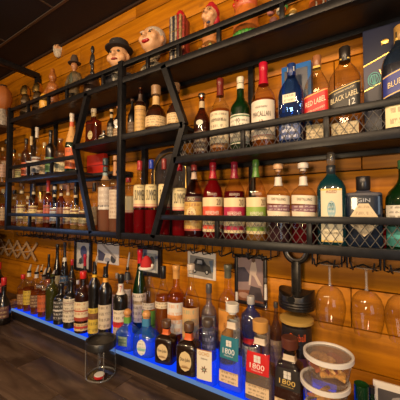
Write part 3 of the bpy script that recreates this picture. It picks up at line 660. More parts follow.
for px, top, w, k, g, lq, cap, lc, lab in rows4:
    B('liquor_bottle', 'tall' if k == 'round' else k, px, top, w*1.15, 1.035, 'mid', lab, g, lq, .5, cap, (.74, .78, (.6, .5, .2)) if 'collar' in lab else None, [(.12, .42, .95, lc, INK, [(.8, .9, (.25, .1, .05))], 4)], group=G4, rot=.9)
B('champagne_bottle', 'champ', 70.5, 114, 12, 1.03, 'mid', 'green champagne bottle with silver and orange foil neck and orange label', GREEN_G, None, 0, ('foil', (.68, .60, .50), .14), [(.52, .78, (.72, .40, .14)), (.78, .86, (.68, .12, .04))], [(.10, .43, .97, (.72, .15, .04), INK, [(.3, .6, (.85, .32, .12))], 3)], group=G4, rot=.9)
B('miniature_bottle', 'round', 77.5, 163, 5, 1.03, 'mid', 'tiny white bottle at the foot of the champagne bottle beside the brace', col((.75, .70, .62), .4), None, 0, ('screw', (.6, .55, .5), .15), None, [(.15, .45, .9, (.7, .66, .6), INK, (), 3)], group=G4)
G5 = 'bottles on the bottom shelf at the corner end'
rows5 = [
 (14.5, 190, 7, 'round', CLEAR, DKAMBER, ('screw', BK, .1), (.4, .25, .1), 'amber bottle nearest the corner post on the bottom shelf'),
 (21.5, 182, 8, 'scotch', CLEAR, PALE, ('cork', 'wood', .09), (.75, .62, .28), 'pale gold bottle with tan cork and gold label on the bottom shelf'),
 (28, 196, 7, 'round', CLEAR, YELLOWLQ, ('screw', (.5, .4, .2), .1), (.8, .5, .12), 'short yellow bottle between the corked and the black capped bottle'),
 (33.5, 183, 7.5, 'round', glass((.7, .5, .3), .1, (.1, .05, .03)), AMBER, ('foil', (.08, .05, .04), .18), (.78, .60, .25), 'amber bottle with dark brown capsule and yellow label'),
 (40.5, 192, 7.5, 'squat', CLEAR, AMBER, ('cork', 'gold', .16), (.75, .45, .15), 'squat amber bottle with gold stopper on the bottom shelf'),
 (48, 180.5, 7.5, 'round', glass((.7, .4, .25), .1, (.1, .03, .02)), DKAMBER, ('foil', (.55, .03, .02), .24), (.55, .12, .06), 'amber bottle with scarlet capsule and red label on the corner end bottom shelf'),
 (54.5, 186, 7.5, 'round', CLEAR, None, ('screw', (.55, .5, .45), .09), (.55, .60, .66), 'clear bottle with grey blue label beside the scarlet capsule one'),
 (61, 184.5, 7.5, 'scotch', glass((.6, .3, .2), .2, (.08, .02, .01)), DKAMBER, ('screw', (.5, .35, .2), .1), (.28, .10, .06), 'dark amber bottle with tan cap and maroon label'),
 (68, 183.5, 8, 'round', CLEAR, AMBER, ('foil', (.28, .12, .05), .2), (.76, .60, .34), 'amber bottle with brown capsule and cream label on the bottom shelf'),
 (75.5, 186.5, 8.5, 'round', CLEAR, PALE, ('screw', BK, .16), (.78, .64, .32), 'pale bottle with wide black cap and tall yellow label'),
 (83.5, 190, 8, 'scotch', CLEAR, PALE, ('screw', (.3, .2, .1), .1), (.70, .58, .30), 'pale bottle with gold label tucked behind the slanted brace'),
]
for px, top, w, k, g, lq, cap, lc, lab in rows5:
    B('liquor_bottle', 'tall' if k == 'round' else k, px, top, w*1.12, 1.035, 'bot', lab, g, lq, .55, cap, (.74, .80, (.6, .5, .3)), [(.12, .48, .95, lc, INK, [(.8, .9, (.25, .1, .05)), (.0, .15, (.4, .2, .1))], 5)], group=G5, rot=.9)
B('liquor_bottle', 'round', 94, 183, 9.5, 1.04, 'bot', 'clear bottle with square black cap just past the slanted brace', CLEAR, AMBER, .5, ('screw', BK, .18), None, [(.12, .5, .9, (.5, .35, .18), INK, (), 4)], group=G5)
B('vodka_bottle', 'tall', 105, 158.5, 14, 1.03, 'bot', 'tall clear bottle with grey banded neck and pinkish liquid before the red carton', CLEAR, liquid((.75, .40, .25), .35), .30, ('screw', (.04, .06, .07), .10), [(.76, .80, (.3, .4, .42)), (.82, .88, (.06, .08, .09)), (.70, .76, (.45, .30, .18))], [(.30, .60, .8, (.55, .46, .38), (.85, .8, .7), [(.0, .12, (.7, .64, .56)), (.12, .2, (.1, .08, .08))], 4)], group=G5, rot=.7)
B('vodka_bottle', 'tall', 115, 156, 12, 1.035, 'bot', 'tall clear bottle with copper tinted neck beside the tall centre post', CLEAR, liquid((.75, .40, .25), .3), .40, ('screw', (.5, .28, .14), .06), [(.74, .92, (.52, .26, .12))], [(.18, .55, .85, (.62, .50, .38), (.3, .15, .1), (), 7)], group=G5, rot=.7)
# ------------------------------------------------------------------ bottles on the lit step
G6 = 'bottles along the front of the lit step'; G7 = 'bottles in the second rank of the lit step'; G8 = 'bottles at the back of the lit step'
F_ = .915
PALEC = (.45, .40, .33)
front = [
 # px top w kind glass liquid fill cap neck labels desc
 (22, 274, 9.5, 'tall', CLEAR, AMBER, .55, ('screw', (.55, .02, .02), .13), None, [(.15, .45, .9, (.25, .12, .05), TAN, (), 4)], 'brown liquor bottle with red cap at the corner end of the lit step'),
 (28, 264, 9.5, 'tall', CLEAR, DKAMBER, .50, ('pour', PALEC, .15), (.74, .82, (.6, .55, .45)), [(.15, .45, .9, (.55, .38, .05), INK, (), 4)], 'dark amber bottle with pour spout and mustard label, second along the lit step'),
 (35.5, 265, 10, 'tall', CLEAR, DKAMBER, .48, ('pour', PALEC, .15), (.74, .82, (.5, .45, .4)), [(.15, .40, .9, (.14, .07, .04), TAN, (), 4)], 'amber bottle with pour spout and dark brown label on the lit step'),
 (43, 268, 10.5, 'tall', CLEAR, DKAMBER, .5, ('pour', PALEC, .14), (.76, .83, (.12, .08, .06)), [(.12, .46, .9, (.50, .11, .03), INK, (), 3)], 'bottle with pour spout and orange red label on the lit step'),
 (51.5, 270, 12, 'tall', OLIVE_G, GREENLQ, .55, ('pour', PALEC, .14), None, [], 'bare olive green bottle with pour spout on the lit step'),
 (60.5, 283, 13.5, 'tall', DARK_G, None, 0, ('screw', BK, .12), None, [(.12, .60, .95, (.05, .045, .04), (.70, .66, .60), [(.46, .54, (.5, .47, .42))], 5)], 'black rum bottle with white printed label on the lit step'),
 (70.5, 279, 14, 'tall', DARK_G, None, 0, ('screw', BK, .1), None, [(.14, .62, .98, (.66, .58, .44), INK, [(.46, .52, (.3, .2, .15)), (.8, .86, (.35, .25, .2))], 6)], 'dark bottle with tall cream label beside the banded rum bottle'),
 (82.5, 271, 15.5, 'tall', glass((.45, .2, .1), .35, (.04, .015, .008)), DKAMBER, .6, ('screw', (.60, .02, .015), .12), None, [(.05, .17, .98, (.66, .45, .20), INK, [(.3, .6, (.5, .05, .03))], 2), (.21, .52, .98, (.72, .60, .38), (.4, .08, .04), [(.0, .18, (.35, .05, .03)), (.48, .56, (.50, .10, .05))], 4)], 'dark rum bottle with scarlet cap and cream and red banded labels on the lit step'),
 (94, 256, 11.5, 'tall', DARK_G, None, 0, ('pour', PALEC, .20), (.735, .80, (.72, .42, .02)), [(.05, .36, .95, (.62, .44, .06), INK, [(.55, .8, (.2, .08, .03))], 4)], 'dark bottle with pour spout and bright yellow neck band on the lit step'),
 (105, 261, 13, 'tall', DARK_G, None, 0, ('pour', BK, .18), (.735, .82, (.72, .34, .04)), [(.16, .46, .95, (.60, .50, .36), INK, (), 4)], 'dark bottle with orange yellow neck band and square cream label on the lit step'),
 (120.5, 274, 14.5, 'tall', DARK_G, None, 0, ('screw', BK, .12), (.70, .86, (.74, .66, .56)), [(.08, .48, .98, (.70, .60, .44), INK, [(.36, .56, (.55, .02, .02))], 5)], 'dark broad bottle with white figure seven on its neck and red bannered label'),
]
for px, top, w, k, g, lq, fl, cap, nk, labs, d_ in front:
    B('liquor_bottle', k, px, top, w, .95 if px == 120.5 else .91, 'led', d_, g, lq, fl, cap, nk, labs, [('7', .78, .30, .10, (.55, .04, .03))] if px == 120.5 else (), group=G6, rot=.75)
for n_, (px, zt_, wd) in enumerate([(60.5, .36, .6), ]): pass
# tequilas at the near end
TQ = 'tequila bottles along the front of the lit step'
B('tequila_bottle', 'patron', 127.5, 308.5, 26, .915, 'led', 'squat blue lit tequila bottle with round cork nearest the figure seven bottle', glass((.45, .68, .95), .22, (.03, .14, .55)), None, 0, ('ball', (.55, .26, .08), .20), (.64, .80, (.12, .30, .05)), [(.14, .38, .5, (.18, .28, .20), (.7, .7, .5), (), 3)], group=TQ, rot=.3)  # blue of the LED panel is put into the glass tint and body
B('tequila_bottle', 'patron', 146.5, 310, 29, .925, 'led', 'squat blue lit tequila bottle with round cork and white oval label', glass((.45, .70, .98), .22, (.03, .16, .6)), None, 0, ('ball', (.60, .30, .10), .18), (.64, .82, (.05, .22, .42)), [(.06, .42, .42, (.72, .70, .62), (.1, .25, .2), [(.3, .45, (.3, .5, .4))], 5, 0, 'oval')], group=TQ, rot=.3)  # clear glass coloured blue here to carry the panel's glow
for px, top, w, d_, y in ((166.5, 320, 24, 'square brown tequila bottle with orange seal and oval script label, beside the white oval one', .925), (189, 322.5, 26, 'square brown tequila bottle with orange seal and oval script label, beside the flower label', .91)):
    B('tequila_bottle', 'julio', px, top, w, y, 'led', d_, BROWN_G, DKAMBER, .5, ('cork', (.10, .045, .02), .16), (.67, .80, (.66, .13, .03)), [(.10, .50, .62, (.66, .50, .26), INK, [(.15, .22, (.4, .25, .1))], 0, 0, 'oval')], [('Don Julio', .33, .95, .09, INK), ('RESERVA', .20, .55, .035, (.25, .12, .05))], group=TQ, rot=.2)
t = B('tequila_bottle', 'tallblock', 208, 319, 27, .905, 'led', 'tall clear tequila bottle with cream flower label and gold lettering', glass((.90, .92, .96)), None, 0, ('screw', (.07, .05, .04), .12), None, [(.08, .56, .72, (.74, .68, .54), (.4, .3, .15), [(.97, 1, (.45, .22, .05))], 0)], [('OCHO', .50, .95, .06, (.55, .28, .06)), ('TEQUILA', .42, .6, .025, INK)], group=TQ, rot=.15)
def onlabel(t, nm, pts, m, yb):
    bm = bmesh.new(); bm.faces.new([bm.verts.new((x, yb, z)) for x, z in pts]); return obj(nm, bm, m, t, sm=False)
H_ = at(207.5, 319, .905).z-SH['led']; a_ = max(abs(v.co.x) for c_ in t.children if c_.name.startswith('glass_body') for v in c_.data.vertices); yb = -a_*.85-.002
fl = [(.34*a_*(1 if i % 2 else .42)*math.cos(PI*i/7), .25*H_+.34*a_*(1 if i % 2 else .42)*math.sin(PI*i/7)) for i in range(14)]
onlabel(t, 'flower_print', fl, col((.16, .06, .04), .5), yb)
onlabel(t, 'flower_heart', [(.10*a_*math.cos(PI*i/6), .25*H_+.10*a_*math.sin(PI*i/6)) for i in range(12)], col((.30, .40, .32), .5), yb-.0008)
def t1800(px, top, w, y, labc, inkc, capm, d_, lq, gl):
    t = B('tequila_bottle', 'taper', px, top, w, y, 'led', d_, gl, lq, .42, capm, (.70, .78, (.66, .56, .44)), [(.36, .62, .84, labc, inkc, (), 0), (.08, .22, .86, (.70, .52, .32), INK, [(.88, 1, (.5, .35, .2))], 3)], [('1800', .455, 1.0, .065, inkc), ('TEQUILA', .40, .8, .018, inkc)], group=TQ, rot=.02)
    H_ = at(px, top, y).z-SH['led']; a_ = max(abs(v.co.x) for c_ in t.children if c_.name.startswith('glass_body') for v in c_.data.vertices); yb = -a_*.8*.83-.002
    bm = bmesh.new(); s = .20*a_
    for dx_, dz_ in ((-.6, .6), (.6, .6), (-.6, -.6), (.6, -.6)):
        box(bm, (dx_*s-s*.52, yb-.001, .545*H_+dz_*s-s*.52), (dx_*s+s*.52, yb+.001, .545*H_+dz_*s+s*.52))
    obj('square_emblem', bm, col((.72, .70, .66), .4), t)
t1800(232.5, 303, 29, .925, (.02, .16, .22), (.80, .82, .82), ('cork', (.70, .66, .58), .10), 'faceted clear tequila bottle with teal label and pale stopper', liquid((.75, .82, .9), .1), glass((.88, .93, .97)))
t1800(260.5, 320, 33, .92, (.55, .012, .014), (.85, .80, .72), ('cork', (.55, .28, .07), .14), 'faceted clear tequila bottle with bright red label and cork wood cap', PALE, glass((.92, .92, .92)))
t1800(289.5, 337, 33, .91, (.018, .014, .014), (.72, .50, .14), ('cork', (.10, .03, .02), .14), 'faceted dark tequila bottle with black label and gold numerals', DKAMBER, glass((.50, .42, .38), .15, (.05, .03, .03)))

mid = [
 (40, 264, 8, 'scotch', CLEAR, None, 0, ('pour', TAN, .16), (.55, .55, .56), 'clear bottle with grey label in the second rank'),
 (47, 267, 9, 'round', CLEAR, PALE, .55, ('pour', TAN, .14), (.72, .62, .42), 'pale bottle with broad cream label in front of the dark corner bottles'),
 (54.5, 268, 9, 'round', CLEAR, PALE, .55, ('pour', BK, .14), (.66, .52, .30), 'pale bottle with tan label in front of the tall dark bottle'),
 (61.5, 266, 8.5, 'scotch', CLEAR, PALE, .55, ('pour', BK, .14), (.74, .66, .48), 'pale bottle with ivory label below the black and blue bottle'),
 (68.5, 277, 8, 'round', DARK_G, None, 0, ('screw', BK, .1), (.12, .10, .09), 'short black bottle with black label in the second rank'),
 (77, 280, 8, 'round', CLEAR, None, 0, ('screw', (.5, .5, .5), .1), (.60, .50, .40), 'short clear bottle behind the tall cream label bottle'),
 (116.5, 273, 9, 'round', CLEAR, PALE, .5, ('screw', (.3, .25, .2), .1), (.55, .45, .35), 'pale bottle squeezed behind the figure seven bottle'),
]
for px, top, w, k, g, lq, fl, cap, lc, d_ in mid:
    z_ = (.14, .50) if px < 90 else (.30, .60)
    B('liquor_bottle', k, px, top, w, 1.06 if px == 116.5 else 1.0, 'led', d_, g, lq, fl, cap, None, [(z_[0], z_[1], .95, lc, INK, [(.8, .88, (.3, .15, .06))], 5)], group=G7, rot=.75)
B('liquor_bottle', 'round', 127, 252, 9, 1.09, 'led', 'clear bottle with tall pale pour spout standing before the plank wall', CLEAR, None, 0, ('pour', (.4, .38, .35), .22), (.62, .72, (.03, .03, .03)), [(.2, .5, .9, (.6, .5, .4), INK, (), 4)], group=G8, rot=.6)
B('whiskey_bottle', 'champ', 139.5, 249, 14.5, 1.065, 'led', 'tall green whiskey bottle with red capsule and ivory label', GREEN_G, None, 0, ('foil', (.55, .01, .025), .17), None, [(.14, .48, .98, (.66, .58, .46), INK, [(.62, .74, (.45, .35, .2))], 5)], group=G8, rot=.6)
B('liquor_bottle', 'round', 149, 262, 13.5, 1.015, 'led', 'clear bottle wearing the santa hat, green label low on its front', CLEAR, None, 0, ('screw', (.2, .3, .28), .1), None, [(.06, .40, .98, (.14, .36, .05), (.04, .15, .03), [(.44, .5, (.03, .12, .02))], 0), (.42, .50, .9, (.55, .5, .42), INK, (), 2)], group=G8, rot=.5)
B('bourbon_bottle', 'round', 163, 266, 15.5, 1.03, 'led', 'amber bourbon bottle with black cap standing under the framed print', CLEAR, AMBER, .62, ('screw', BK, .16), None, [(.48, .56, .95, (.72, .60, .40), INK, (), 2)], group=G8, rot=.5)
B('whisky_bottle', 'tall', 176, 265, 18, 1.02, 'led', 'amber whisky bottle with amber neck and white label of orange logos', glass((.98, .80, .5)), AMBER, .64, ('foil', (.60, .30, .08), .16), None, [(.22, .58, .80, (.74, .70, .62), (.7, .25, .05), [(.45, .6, (.70, .28, .08))], 4)], group=G7, rot=.5)
B('bourbon_bottle', 'round', 191, 264, 17.5, .99, 'led', 'bourbon bottle with tall clear neck and tan label below the pinned car photo', CLEAR, DKAMBER, .52, ('cork', (.55, .45, .35), .06), None, [(.20, .56, .92, (.62, .38, .16), (.2, .35, .25), [(.3, .5, (.45, .36, .2))], 4)], group=G7, rot=.5)
B('vodka_bottle', 'tall', 209, 284, 15, 1.035, 'led', 'grey crystal bottle with slim black stopper below the pinned car photo', glass((.75, .75, .78), .2, (.2, .2, .22)), None, 0, ('screw', (.08, .07, .07), .12), None, [(.15, .60, .9, (.12, .12, .13), (.7, .7, .7), (), 5)], group=G7, rot=.4)
B('whisky_bottle', 'tall', 228, 264.5, 19, 1.06, 'led', 'clear whisky bottle with dark cap and orange brown label against the planks', glass((.95, .88, .75)), AMBER, .30, ('foil', (.09, .09, .06), .14), None, [(.22, .56, .95, (.70, .30, .05), (.35, .12, .02), [(.95, 1, (.4, .2, .05))], 0)], [('RYE', .40, .7, .06, (.35, .14, .03))], group=G8, rot=.4)
B('miniature_bottle', 'round', 237, 292, 7.5, .985, 'led', 'small bottle with pale tan label between orange label and blue jug bottle', CLEAR, None, 0, ('screw', (.55, .5, .45), .1), None, [(.35, .7, .9, (.62, .45, .30), INK, (), 5)], group=G7, rot=.3)
B('rum_bottle', 'skull', 251, 296, 19, 1.02, 'led', 'blue glass bottle with bulging shoulders, red neck ring and white script label', glass((.40, .45, .85), .35, (.06, .07, .22)), None, 0, ('screw', (.4, .38, .36), .1), (.43, .50, (.50, .02, .02)), [(.12, .40, .95, (.62, .58, .50), INK, (), 5)], group=G7, rot=.3)
B('whiskey_jar', 'jar', 296.5, 317, 29, 1.045, 'led', 'round dark whiskey jug with gold rimmed lid and orange lettering', glass((.35, .25, .22), .4, (.03, .02, .02)), liquid((.25, .05, .05), .6), .5, ('screw', (.45, .28, .07), .06), (.68, .90, (.02, .015, .012)), [(.1, .5, .9, (.12, .03, .04), (.5, .3, .1), (), 0)], [('Fireball', .785, 1.0, .10, (.85, .12, .02), 0, .12)], group=G7, rot=.2)
B('liquor_bottle', 'round', 276, 302, 12, 1.07, 'led', 'smoky clear bottle with wide dark cap below the framed poster corner', glass((.8, .72, .6), .1, (.15, .12, .1)), AMBER, .3, ('screw', (.05, .045, .04), .08), None, [(.15, .5, .9, (.3, .22, .15), TAN, (), 4)], group=G8, rot=.3)
B('liquor_bottle', 'scotch', 266, 278, 8, 1.085, 'led', 'slim clear bottle with white neck standing before the poster edge', CLEAR, None, 0, ('screw', (.10, .09, .09), .05), (.76, .93, (.66, .62, .55)), [(.15, .5, .9, (.35, .25, .2), TAN, (), 4)], group=G8, rot=.3)
back = [
 (47.5, 254, 6.5, 'round', DARK_G, ('screw', BK, .15), (.55, .10, .05), 'slim dark bottle with red label, first of the dark bottles in the corner'),
 (56, 244, 8.5, 'champ', DARK_G, ('foil', BK, .2), (.50, .44, .30), 'tall dark wine bottle with black foil and pale label'),
 (63.5, 242, 8, 'champ', DARK_G, ('foil', (.02, .02, .03), .14), (.05, .12, .25), 'tallest dark wine bottle with white collar and blue label'),
 (71, 259, 8, 'round', DARK_G, ('screw', (.45, .015, .02), .12), (.08, .06, .06), 'dark bottle with dull red cap between wine bottles and framed snapshot'),
 (84, 254, 8, 'champ', DARK_G, ('foil', (.42, .01, .03), .2), (.4, .3, .2), 'dark bottle with tall crimson capsule before the framed snapshot'),
]
for px, top, w, k, g, cap, lc, d_ in back:
    B('wine_bottle' if k == 'champ' else 'liquor_bottle', k, px, top, w, 1.075, 'led', d_, g, None, 0, cap, (.70, .76, (.7, .66, .55)) if 'collar' in d_ else None, [(.2, .48, .95, lc, TAN, (), 4)], group=G8, rot=.75)
B('liquor_bottle', 'round', 0, 263, 15, .88, 'ctr', 'large dark bottle with big red cap in the corner on the wooden counter', DARK_G, None, 0, ('screw', (.55, .015, .02), .14), None, [(.4, .6, .9, (.35, .04, .03), TAN, (), 3)], rot=.8)
B('liquor_bottle', 'squat', 6, 278, 13, .80, 'ctr', 'round dark bottle with red cap before the plank corner on the counter', DARK_G, None, 0, ('screw', (.50, .02, .02), .16), None, [(.15, .4, .9, (.12, .05, .04), TAN, (), 3)], rot=.8)
# ------------------------------------------------------------------ figurines along the top shelf
GF = 'figurines along the top shelf'
SKIN = col((.70, .38, .18), .4); SKIND = col((.42, .18, .07), .4)
def fig(name, px, top, d, lab, cat='figurine', rot=.15, shelf='top'):
    P = at(px, 60, d); H = at(px, top, d).z-SH[shelf]
    return thing(name, lab, cat, (P.x, d, SH[shelf]), rot*math.atan2(-P.x, P.y), GF), H
def mball(name, parts, m, t, vx): return obj(name, blobmesh(parts, vx), m, t)
def sb(name, m, t, *balls):
    bm = bmesh.new()
    for c, r in balls: ball(bm, c, r, seg=12)
    return obj(name, bm, m, t)
# bust in a black bowler
def bust(px, top, wpx, lab, coat, shirt, d=1.03):
    t, H = fig('bust_figurine', px, top, d, lab, rot=.4 if px < 130 else .12); a = wpx*mpp(px, d)/2
    return t, H, a
t, H, a = bust(119, 35, 26, 'round faced bust figurine in black bowler hat above the tall centre post', None, None)
hz = H*.59; hr = a*.86
mball('head', [((0, 0, hz), (hr*.92, hr*.9, hr*1.12)), ((0, -hr*.35, hz-hr*.45), (hr*.62, hr*.5, hr*.55)), ((0, -hr*.95, hz-hr*.02), (hr*.20, hr*.24, hr*.24)), ((-hr*.55, -hr*.5, hz-hr*.25), (hr*.36,)*3), ((hr*.55, -hr*.5, hz-hr*.25), (hr*.36,)*3), ((-hr*.92, 0, hz), (hr*.16, hr*.2, hr*.3)), ((hr*.92, 0, hz), (hr*.16, hr*.2, hr*.3)), ((0, 0, hz-hr*1.2), (hr*.5, hr*.5, hr*.5))], SKIN, t, hr*.09)
sb('eye', BLACK, t, ((-hr*.36, -hr*.80, hz+hr*.22), (hr*.15, hr*.09, hr*.11))); sb('eye', BLACK, t, ((hr*.36, -hr*.80, hz+hr*.22), (hr*.15, hr*.09, hr*.11)))
sb('mouth', col((.30, .03, .02), .4), t, ((0, -hr*.86, hz-hr*.48), (hr*.32, hr*.12, hr*.10)))
bm = bmesh.new(); b0 = hz+hr*.66; lathe(bm, [(hr*1.20, b0+.003), (hr*1.26, b0+.008), (hr*.92, b0+.007), (hr*.90, b0+hr*.45), (hr*.86, b0+hr*.78), (hr*.6, b0+hr*.96), (.001, b0+hr*1.0)], 24); obj('bowler_hat', bm, pm('black_felt', (.018, .014, .013), .8), t)
mball('coat', [((0, 0, hz-hr*2.15), (hr*1.35, hr*.75, hr*.85)), ((-hr*1.0, 0, hz-hr*2.2), (hr*.55, hr*.6, hr*.75)), ((hr*1.0, 0, hz-hr*2.2), (hr*.55, hr*.6, hr*.75)), ((0, 0, hr*.5), (hr*1.25, hr*.7, hr*.5)), ((0, 0, hr*1.0), (hr*1.2, hr*.7, hr*.7))], pm('dark_cloth', (.02, .017, .018), .85), t, hr*.1)
sb('shirt_front', pm('grey_knit', (.42, .38, .30), .9, noise=.7, nscale=140), t, ((0, -hr*.52, hz-hr*1.95), (hr*.42, hr*.30, hr*.70)))
# laughing bust
t, H, a = bust(152.5, 28, 27, 'laughing bust figurine with white hair and knit collar', None, None)
hr = a*.93; hz = H-hr*1.15
mball('head', [((0, 0, hz), (hr*.95, hr*.98, hr*1.05)), ((0, -hr*.35, hz-hr*.42), (hr*.7, hr*.6, hr*.62)), ((0, -hr*1.02, hz+hr*.02), (hr*.20, hr*.28, hr*.2)), ((-hr*.55, -hr*.58, hz-hr*.05), (hr*.34,)*3), ((hr*.55, -hr*.58, hz-hr*.05), (hr*.34,)*3), ((-hr*.98, .0, hz-hr*.05), (hr*.15, hr*.2, hr*.3)), ((hr*.98, .0, hz-hr*.05), (hr*.15, hr*.2, hr*.3)), ((0, 0, hz-hr*1.15), (hr*.5, hr*.5, hr*.5))], SKIN, t, hr*.09)
mball('hair', [((0, hr*.18, hz+hr*.45), (hr*1.02, hr*.95, hr*.72)), ((-hr*.8, hr*.2, hz+hr*.1), (hr*.3, hr*.5, hr*.5)), ((hr*.8, hr*.2, hz+hr*.1), (hr*.3, hr*.5, hr*.5))], pm('white_hair', (.62, .52, .40), .8, noise=.4, nscale=150), t, hr*.1)
for s in (-1, 1):
    sb('eye', BLACK, t, ((s*hr*.36, -hr*.86, hz+hr*.24), (hr*.14, hr*.08, hr*.06))); sb('eyebrow', pm('white_hair2', (.55, .45, .35), .8), t, ((s*hr*.38, -hr*.84, hz+hr*.42), (hr*.24, hr*.10, hr*.07)))
sb('mouth', col((.40, .012, .012), .3), t, ((0, -hr*.93, hz-hr*.42), (hr*.36, hr*.16, hr*.17))); sb('teeth', col((.7, .62, .5), .3), t, ((0, -hr*1.03, hz-hr*.34), (hr*.24, hr*.08, hr*.05)))
mball('collar', [((0, 0, hr*.72), (hr*1.22, hr*.75, hr*.82)), ((0, 0, hz-hr*1.3), (hr*.72, hr*.6, hr*.35)), ((0, -.0, hr*.25), (hr*1.2, hr*.75, hr*.25))], pm('knit_check', (.52, .42, .26), .9, noise=.95, nscale=110), t, hr*.11)
# red domed tower decanter
t, H = fig('decanter_figurine', 180.5, 11, 1.03, 'striped book shaped decanter with red domed stopper beside the laughing bust'); a = 19*mpp(180, 1.03)/2
cols_ = [(.03, .05, .14), (.50, .42, .30), (.03, .03, .05), (.45, .36, .24), (.36, .03, .03), (.48, .30, .12), (.40, .04, .03), (.3, .2, .1)]
bm = bmesh.new(); lathe(bm, [(a*.95, 0), (a, .004), (a, H*.80), (a*.9, H*.82)], 8); obj('body', bm, pm('dark_red_leather', (.30, .03, .02), .5), t)
for i in range(7):
    x0 = -a*.93+i*a*1.86/7; bm = bmesh.new(); dpt = a*(1.02 if 0 < i < 6 else .80)
    box(bm, (x0+.0008, -dpt, .006), (x0+a*1.86/7-.0008, -a*.3, H*.835), .0018); o = obj('book_spine', bm, pm('spine_%d' % i, cols_[i], .5, noise=.6, nscale=90), t)
    bm = bmesh.new(); bm.free()
    for q in (.12, .3, .58): bm = bmesh.new(); box(bm, (x0+.0006, -dpt-.0006, H*q), (x0+a*1.86/7-.0006, -dpt+.001, H*q+.003)); obj('gilt_band', bm, GOLDM, o)
bm = bmesh.new(); r_ = a*.52; lathe(bm, [(r_*.9, H*.81), (r_, H*.83), (r_, H*.88), (r_*.88, H*.94), (r_*.55, H*.985), (.001, H)], 20); obj('domed_stopper', bm, col((.50, .015, .02), .35), t)
# gnome in a red hood
t, H = fig('gnome_figurine', 210, -4, 1.03, 'praying gnome figurine in tall red hood on a flowered base'); a = 26*mpp(210, 1.03)/2
hz = H*.70; hr = a*.64
mball('head', [((0, 0, hz), (hr, hr*.95, hr*1.05)), ((0, -hr*1.0, hz-hr*.05), (hr*.26, hr*.28, hr*.22)), ((-hr*.5, -hr*.55, hz-hr*.28), (hr*.36,)*3), ((hr*.5, -hr*.55, hz-hr*.28), (hr*.36,)*3), ((0, -hr*.5, hz-hr*.7), (hr*.4,)*3), ((0, 0, hz-hr), (hr*.5,)*3)], SKIN, t, hr*.1)
mball('hood', [((0, hr*.25, hz+hr*.30), (hr*1.16, hr*1.0, hr*.95)), ((0, hr*.4, hz+hr*.95), (hr*.85, hr*.75, hr*.8)), ((0, hr*.45, hz+hr*1.5), (hr*.5, hr*.5, hr*.5)), ((hr*.55, hr*.5, hz-hr*.45), (hr*.55, hr*.5, hr*.7)), ((-hr*.55, hr*.5, hz-hr*.45), (hr*.55, hr*.5, hr*.7))], col((.50, .015, .025), .5), t, hr*.1)
for s in (-1, 1):
    bm = bmesh.new(); tube(bm, [(s*hr*.38+hr*.24*math.cos(q), -hr*.97, hz+hr*.2+hr*.2*math.sin(q)) for q in [2*PI*i/14 for i in range(14)]], hr*.035, 6, closed=True); obj('spectacle_rim', bm, GOLDM, t)
    sb('eye', BLACK, t, ((s*hr*.38, -hr*.86, hz+hr*.2), (hr*.12, hr*.07, hr*.04)))
mball('body', [((0, 0, H*.34), (a*.62, a*.5, H*.20)), ((0, 0, H*.20), (a*.72, a*.55, H*.10)), ('t', [(-a*.6, 0, H*.46), (-a*.72, -a*.25, H*.36), (-a*.15, -a*.62, H*.44)], a*.2, a*.13), ('t', [(a*.6, 0, H*.46), (a*.72, -a*.25, H*.36), (a*.1, -a*.62, H*.44)], a*.2, a*.13), ((-.06*a, -a*.68, H*.49), (a*.13, a*.1, H*.05))], col((.60, .24, .06), .5), t, a*.07)
sb('bow_tie', col((.02, .03, .08), .5), t, ((-a*.14, -a*.52, H*.535), (a*.15, a*.09, a*.11)), ((a*.14, -a*.52, H*.535), (a*.15, a*.09, a*.11)))
bm = bmesh.new(); lathe(bm, [(a*.92, 0), (a*1.0, .006), (a*.98, H*.08), (a*.8, H*.14)], 20, 1, .7); obj('base', bm, pm('mossy_base', (.30, .34, .10), .8, noise=.9, nscale=90), t)
rnd = random.Random(5)
for i in range(9):
    q = -PI*(i+.5)/9; sb('flower', col([(.6, .5, .3), (.55, .2, .05), (.15, .3, .05), (.5, .42, .12)][i % 4], .5), t, ((a*.82*math.cos(q), a*.60*math.sin(q), H*(.15+.05*(i % 2))), (a*.15, a*.11, a*.13)))
# orange spotted jug with green wreath
t, H = fig('jug_figurine', 246, -22, 1.03, 'round orange jug figurine with red spotted cap and green wreath base'); a = 27*mpp(246, 1.03)/2
bm = bmesh.new(); lathe(bm, [(a*.75, 0), (a*.95, H*.06), (a*1.0, H*.2), (a*.98, H*.36), (a*.9, H*.48), (a*.84, H*.56)], 28, 1, .75); obj('body', bm, pm('orange_glaze', (.60, .17, .03), .25, noise=.4, nscale=30), t)
bm = bmesh.new(); lathe(bm, [(a*.80, H*.555), (a*.90, H*.58), (a*.88, H*.70), (a*.62, H*.86), (.001, H*.95)], 28, 1, .78); obj('spotted_cap', bm, col((.52, .10, .03), .3), t)
for i in range(7):
    q = -PI*(i+.5)/7; sb('red_spot', col((.55, .01, .01), .3), t, ((a*.88*math.cos(q), a*.72*math.sin(q), H*(.66+.05*(i % 2))), (a*.15, a*.1, H*.035)))
for i in range(11):
    q = -PI*(i+.3)/11; sb('leaf', col((.05, .20 if i % 2 else .28, .03), .5), t, ((a*.92*math.cos(q), a*.72*math.sin(q), H*.17), (a*.20, a*.13, H*.05)))
